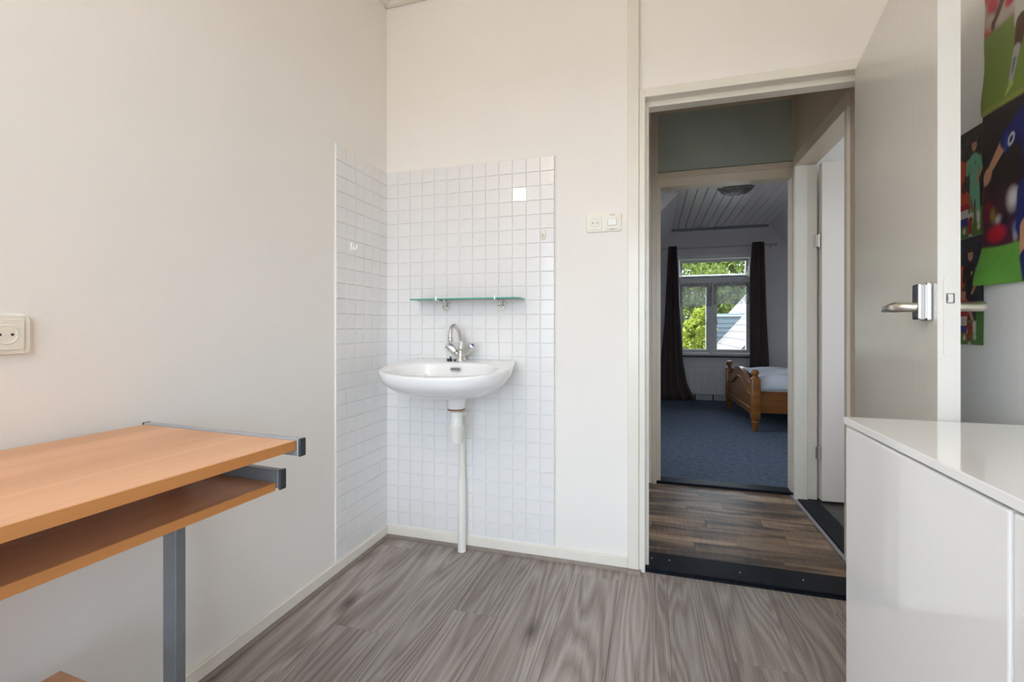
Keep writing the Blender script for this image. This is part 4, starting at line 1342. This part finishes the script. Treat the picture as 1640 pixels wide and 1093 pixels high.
# two team posters
def team(z0, kit, seed, keeper_p, kneel, sleeve):
    pc = Pic(-0.404, 0.018, z0, z0 + 0.315, 0.0030)
    r = np.random.default_rng(seed)
    pc.C[:] = srgb(58, 52, 48) if seed == 1 else srgb(50, 54, 64)
    for k in range(120):
        v_ = r.uniform(35, 95)
        pc.ell(r.uniform(-.41, .02), r.uniform(z0 + .10, z0 + .30), r.uniform(.004, .012), r.uniform(.006, .016), srgb(v_, v_ * r.uniform(.8, 1.0), v_ * r.uniform(.85, 1.2)), 0.8)
    gz = z0 + (0.085 if seed == 1 else 0.12)
    pc.put((gz - pc.Z) / 0.01, srgb(82, 122, 56))
    pc.put((gz - pc.Z).clip(0, 1) * vnoise(pc.P, pc.Z, 70, seed) * 4, srgb(96, 138, 62))
    OR, ORD = srgb(208, 84, 52), srgb(160, 48, 40)
    zz = z0 + 0.315
    def standing(p, shirt, sock, head=SK, z_head=0.055, long=False):
        h_ = zz - z_head
        pc.cap(p - .010, h_ - .135, p - .012, h_ - .215, .012, .009, head if not long else shirt); pc.cap(p + .012, h_ - .135, p + .016, h_ - .215, .012, .009, head if not long else shirt)
        pc.cap(p - .012, h_ - .20, p - .013, h_ - .225, .009, .008, sock); pc.cap(p + .016, h_ - .20, p + .018, h_ - .225, .009, .008, sock)
        pc.ell(p + .019, h_ - .240, .008, .010, srgb(215, 200, 185), .3)
        pc.cap(p, h_ - .045, p, h_ - .115, .024, .020, shirt); pc.cap(p, h_ - .115, p, h_ - .135, .023, .023, shirt)
        pc.cap(p + .026, h_ - .042, p + .030, h_ - .075, .009, .008, sleeve if shirt is not OR else OR); pc.cap(p - .026, h_ - .042, p - .030, h_ - .075, .009, .008, shirt)
        pc.cap(p + .029, h_ - .08, p + .006, h_ - .112, .007, .006, head)
        pc.ell(p, h_, .012, .019, head, .15); pc.put(((pc.Z > h_ + .007)).astype(float) * ((1 - np.sqrt(((pc.P - p) / .0125) ** 2 + ((pc.Z - h_) / .0205) ** 2)) / .15).clip(0, 1), srgb(70, 52, 40))
        for ex in (-.0045, .0045):
            pc.ell(p + ex, h_ + .001, .0022, .0018, srgb(60, 40, 35), .5)
        pc.ell(p, h_ - .010, .004, .0016, srgb(120, 60, 55), .5)
    for k, p in enumerate((-.375, -.315, -.255, -.195, -.135, -.085)):
        standing(p, OR, OR, [SK, SKD][k % 2])
    standing(keeper_p, kit, srgb(215, 205, 195), SK, 0.052, True)
    pc.ell(keeper_p + .006, zz - .105, .004, .007, srgb(225, 205, 150) if seed == 2 else srgb(70, 110, 80), .4)
    def kneeling(p, zk):
        pc.cap(p, zk - .045, p, zk - .085, .024, .021, OR); pc.cap(p + .022, zk - .05, p + .040, zk - .088, .010, .007, SK if seed == 2 else srgb(150, 105, 85))
        pc.cap(p + .005, zk - .10, p + .028, zk - .11, .016, .013, srgb(225, 205, 195) if seed == 1 else ORD); pc.cap(p + .028, zk - .115, p + .026, zk - .150, .012, .009, ORD)
        pc.cap(p + .026, zk - .158, p + .036, zk - .162, .006, .004, srgb(200, 190, 185))
        pc.ell(p, zk - .014, .012, .019, SK if seed == 2 else SKD, .15)
        pc.put((pc.Z > zk - .004).astype(float) * ((1 - np.sqrt(((pc.P - p) / .0125) ** 2 + ((pc.Z - zk + .014) / .0205) ** 2)) / .15).clip(0, 1), srgb(60, 45, 38))
    for p in (-.36, -.29, -.22, -.15, kneel):
        kneeling(p, z0 + 0.163)
    # pennant of three stripes
    pp0, pp1, zt = kneel - .022, kneel + .016, z0 + (0.100 if seed == 1 else 0.098)
    pc.rect(pp0, pp1, zt - .016, zt, srgb(178, 44, 46)); pc.rect(pp0, pp1, zt - .042, zt - .016, srgb(214, 204, 196)); pc.rect(pp0, pp1, zt - .064, zt - .042, srgb(52, 62, 128))
    if seed == 2:
        pc.ell(kneel - .003, zt - .029, .0055, .009, srgb(178, 44, 46), .25); pc.ell(kneel - .003, zt - .029, .003, .006, srgb(214, 204, 196), .3)
    # coloured title strokes in the top corner
    for k in range(5):
        pc.cap(-.022 + k * .007, zz - .014 - (k % 2) * .002, -.019 + k * .007, zz - .008, .0022, .0016, srgb(190, 40, 60))
    pc.cap(-.022, zz - .021, .008, zz - .018, .0018, .0018, srgb(50, 90, 140))
    return pc


poster('team_poster', 'small team photo poster with a goalkeeper in mint green', team(1.325, srgb(122, 186, 150), 1, -.021, -.067, srgb(122, 186, 150)), 1.665, 'football posters')
poster('team_poster', 'small team photo poster with a goalkeeper in black', team(1.008, srgb(34, 34, 38), 2, -.038, -.071, srgb(110, 80, 82)), 1.665, 'football posters')

# ================================================================== OUTSIDE THE BEDROOM WINDOW
struct('ground', bx(-60, 60, -60, 80, -3.3, -3.0), grass_m, 'pale paved ground far below the windows', 'ground')


def tree(name, label, base, crown, leafm, n, lsize, group, seed):
    r = random.Random(seed)
    t = thing(name, label, 'tree' if 'tree' in name else 'shrub', base, group=group)
    bm = BM()
    c0 = Vector(crown[0][0])
    tube(bm, [base, (base[0] + 0.05, base[1], (base[2] + c0.z) / 2), c0], [0.16, 0.12, 0.06], 8)
    for c, rad in crown:
        tube(bm, [c0 + Vector((0, 0, -0.6)), (c0 + Vector(c)) / 2, c], [0.07, 0.05, 0.015], 6)
    obj('trunk', bm, bark, t)
    verts, faces = [], []
    tot = sum(rad[0] * rad[1] * rad[2] for _, rad in crown)
    for c, rad in crown:
        m = int(n * rad[0] * rad[1] * rad[2] / tot)
        # small sprays of leaves spread over the clump
        sprays = []
        for k in range(max(6, m // 22)):
            while True:
                v = Vector((r.uniform(-1, 1), r.uniform(-1, 1), r.uniform(-1, 1)))
                if 0.35 < v.length < 1:
                    break
            sprays.append(v)
        for k in range(m):
            s_ = r.choice(sprays)
            v = s_ + Vector((r.gauss(0, .10), r.gauss(0, .10), r.gauss(0, .08)))
            p = Vector((c[0] + v.x * rad[0], c[1] + v.y * rad[1], c[2] + v.z * rad[2]))
            d = Vector((r.gauss(0, 1), r.gauss(0, 1), r.gauss(0, 0.8))).normalized()
            e = d.cross(Vector((r.gauss(0, 1), r.gauss(0, 1), r.gauss(0, 1)))).normalized()
            s2 = lsize * r.uniform(0.7, 1.3)
            i = len(verts)
            verts += [p - d * s2, p + e * s2 * 0.45, p + d * s2, p - e * s2 * 0.45]
            faces.append((i, i + 1, i + 2, i + 3))
    me = bpy.data.meshes.new('foliage')
    off = Vector(base)
    me.from_pydata([tuple(v - off) for v in verts], [], faces)
    me.materials.append(leafm)
    o = bpy.data.objects.new('foliage', me); COL.objects.link(o); o.parent = t
    o['kind'] = 'stuff'
    return t


tree('garden_shrub', 'bright yellow-green leafy shrub growing outside the bedroom window', (0.95, 12.1, -3.0),
     [((1.02, 12.1, 0.62), (0.40, 0.5, 0.62)), ((1.18, 12.2, 1.08), (0.30, 0.4, 0.50)), ((0.72, 12.3, -0.1), (0.36, 0.4, 0.5)), ((1.10, 12.2, 0.1), (0.32, 0.4, 0.5))], leaf1, 8000, 0.055, None, 1)
tree('garden_tree', 'mid green tree rising behind the yellow-green shrub', (0.7, 17.6, -3.0),
     [((1.0, 17.6, 1.3), (1.1, 0.9, 1.0)), ((1.8, 17.7, 2.4), (1.0, 0.9, 0.85)), ((0.3, 17.8, 2.8), (1.0, 0.9, 0.9)), ((0.8, 17.4, 0.2), (0.8, 0.8, 0.7)), ((2.3,17.9,1.6),(0.8,0.7,0.6))], leaf2, 7000, 0.085, None, 2)
tree('garden_tree', 'tall deep green tree behind the neighbouring roof', (3.2, 20.0, -3.0),
     [((3.0, 20.0, 3.0), (1.2, 1.0, 0.9)), ((2.2, 20.5, 2.1), (1.0, 1.0, 0.8)), ((4.0, 20.3, 2.6), (1.2, 1.0, 1.0)), ((3.2, 19.8, 1.9), (1.1, 1.0, 0.7)), ((2.4, 20.4, 4.0), (1.4, 1.0, 1.0))], leaf2, 9000, 0.095, None, 3)
tree('garden_tree', 'dark leafy tree standing farthest back between the two lighter ones', (1.2, 23.0, -3.0),
     [((1.6, 23.0, 3.2), (1.5, 1.0, 1.2)), ((2.9, 23.3, 4.4), (1.6, 1.0, 1.1)), ((0.4, 23.2, 4.2), (1.5, 1.0, 1.2)), ((1.4, 22.8, 1.5), (1.2, 1.0, 0.9))], leaf3, 8000, 0.11, None, 4)

# neighbouring house with blue-grey siding
t = thing('neighbour_house', 'neighbouring house with blue-grey horizontal siding and pale roof', 'house', (3.4, 14.2, -3.0))
obj('wall', bx(1.47, 5.4, 13.03, 16.0, -3.0, 1.34), outer, t)
bm = BM()
z = -1.2
while z < 1.30:
    prism(bm, [(13.03, z), (13.000, z), (13.018, z + 0.125), (13.03, z + 0.125)], lambda u, v: (1.45, u, v), lambda u, v: (5.4, u, v))
    z += 0.118
obj('siding', bm, side_m, t, kind='stuff')
obj('coping', bx(1.43, 5.42, 12.97, 13.1, 1.325, 1.375), plain('coping_grey', (0.30, 0.33, 0.35), 0.5), t)
obj('corner_board', bx(1.43, 1.50, 12.985, 13.05, -3.0, 1.33), side_m, t)
bm = BM()
prism(bm, [(2.20, 1.375), (3.75, 3.2), (5.4, 1.375)], lambda u, v: (u, 13.6, v), lambda u, v: (u, 16.0, v))
obj('roof', bm, roofp, t)

# garden outbuilding with the tiled roof slope
t = thing('outbuilding', 'brick outbuilding whose pale tiled roof slope cuts across the siding', 'building', (2.2, 10.6, -3.0))
obj('wall', bx(1.25, 3.9, 8.55, 11.3, -3.0, 0.35), brick_m, t)
RS = (1.19) / 1.04
rx0, rz0, rx1, rz1 = 1.08, 0.30, 2.58, 0.30 + 1.5 * RS
rf = obj('roof_slope', prism(BM(), [(rx0, rz0), (rx1, rz1), (rx1, rz1 - 0.10), (rx0 + 0.08, rz0 - 0.06)], lambda u, v: (u, 8.40, v), lambda u, v: (u, 11.4, v)), rooft, t)
obj('roof_slope', prism(BM(), [(rx1, rz1), (rx1 + 1.5, rz0), (rx1 + 1.45, rz0 - 0.08), (rx1, rz1 - 0.1)], lambda u, v: (u, 8.40, v), lambda u, v: (u, 11.4, v)), rooft, t)
obj('gable', prism(BM(), [(1.25, 0.35), (3.9, 0.35), (2.58, rz1 - 0.15)], lambda u, v: (u, 8.58, v), lambda u, v: (u, 11.28, v)), brick_m, t)
nrow = 13
rt0 = None
for k in range(nrow):
    s0 = k / nrow
    for j in range(12):
        q0 = 8.40 + 0.25 * j
        if rt0 is None:
            rt0 = True
            bm = box(BM(), -0.005, 1.5 / nrow * 1.12, 0.003, 0.247, 0.0, 0.022)
            tl = obj('roof_tile', bm, rooft, rf)
            tl0 = tl
        else:
            tl = tl0.copy(); COL.objects.link(tl); tl.parent = rf
        off = FR[rf.name]
        tl.location = Vector((rx0 + 1.5 * s0, q0, rz0 + 1.5 * RS * s0 + 0.004)) - off if k or j else Vector((0, 0, 0))
        if not (k or j):
            # bring the prototype mesh to its own origin
            bm2 = bmesh.new(); bm2.from_mesh(tl.data); bmesh.ops.translate(bm2, verts=bm2.verts, vec=off); bm2.to_mesh(tl.data); bm2.free()
            tl.location = Vector((rx0, q0, rz0 + 0.004)) - off
        tl.rotation_euler = (0, -math.atan(RS) + 0.05, 0)
        tl.scale = (sqrt(1 + RS * RS), 1, 1)
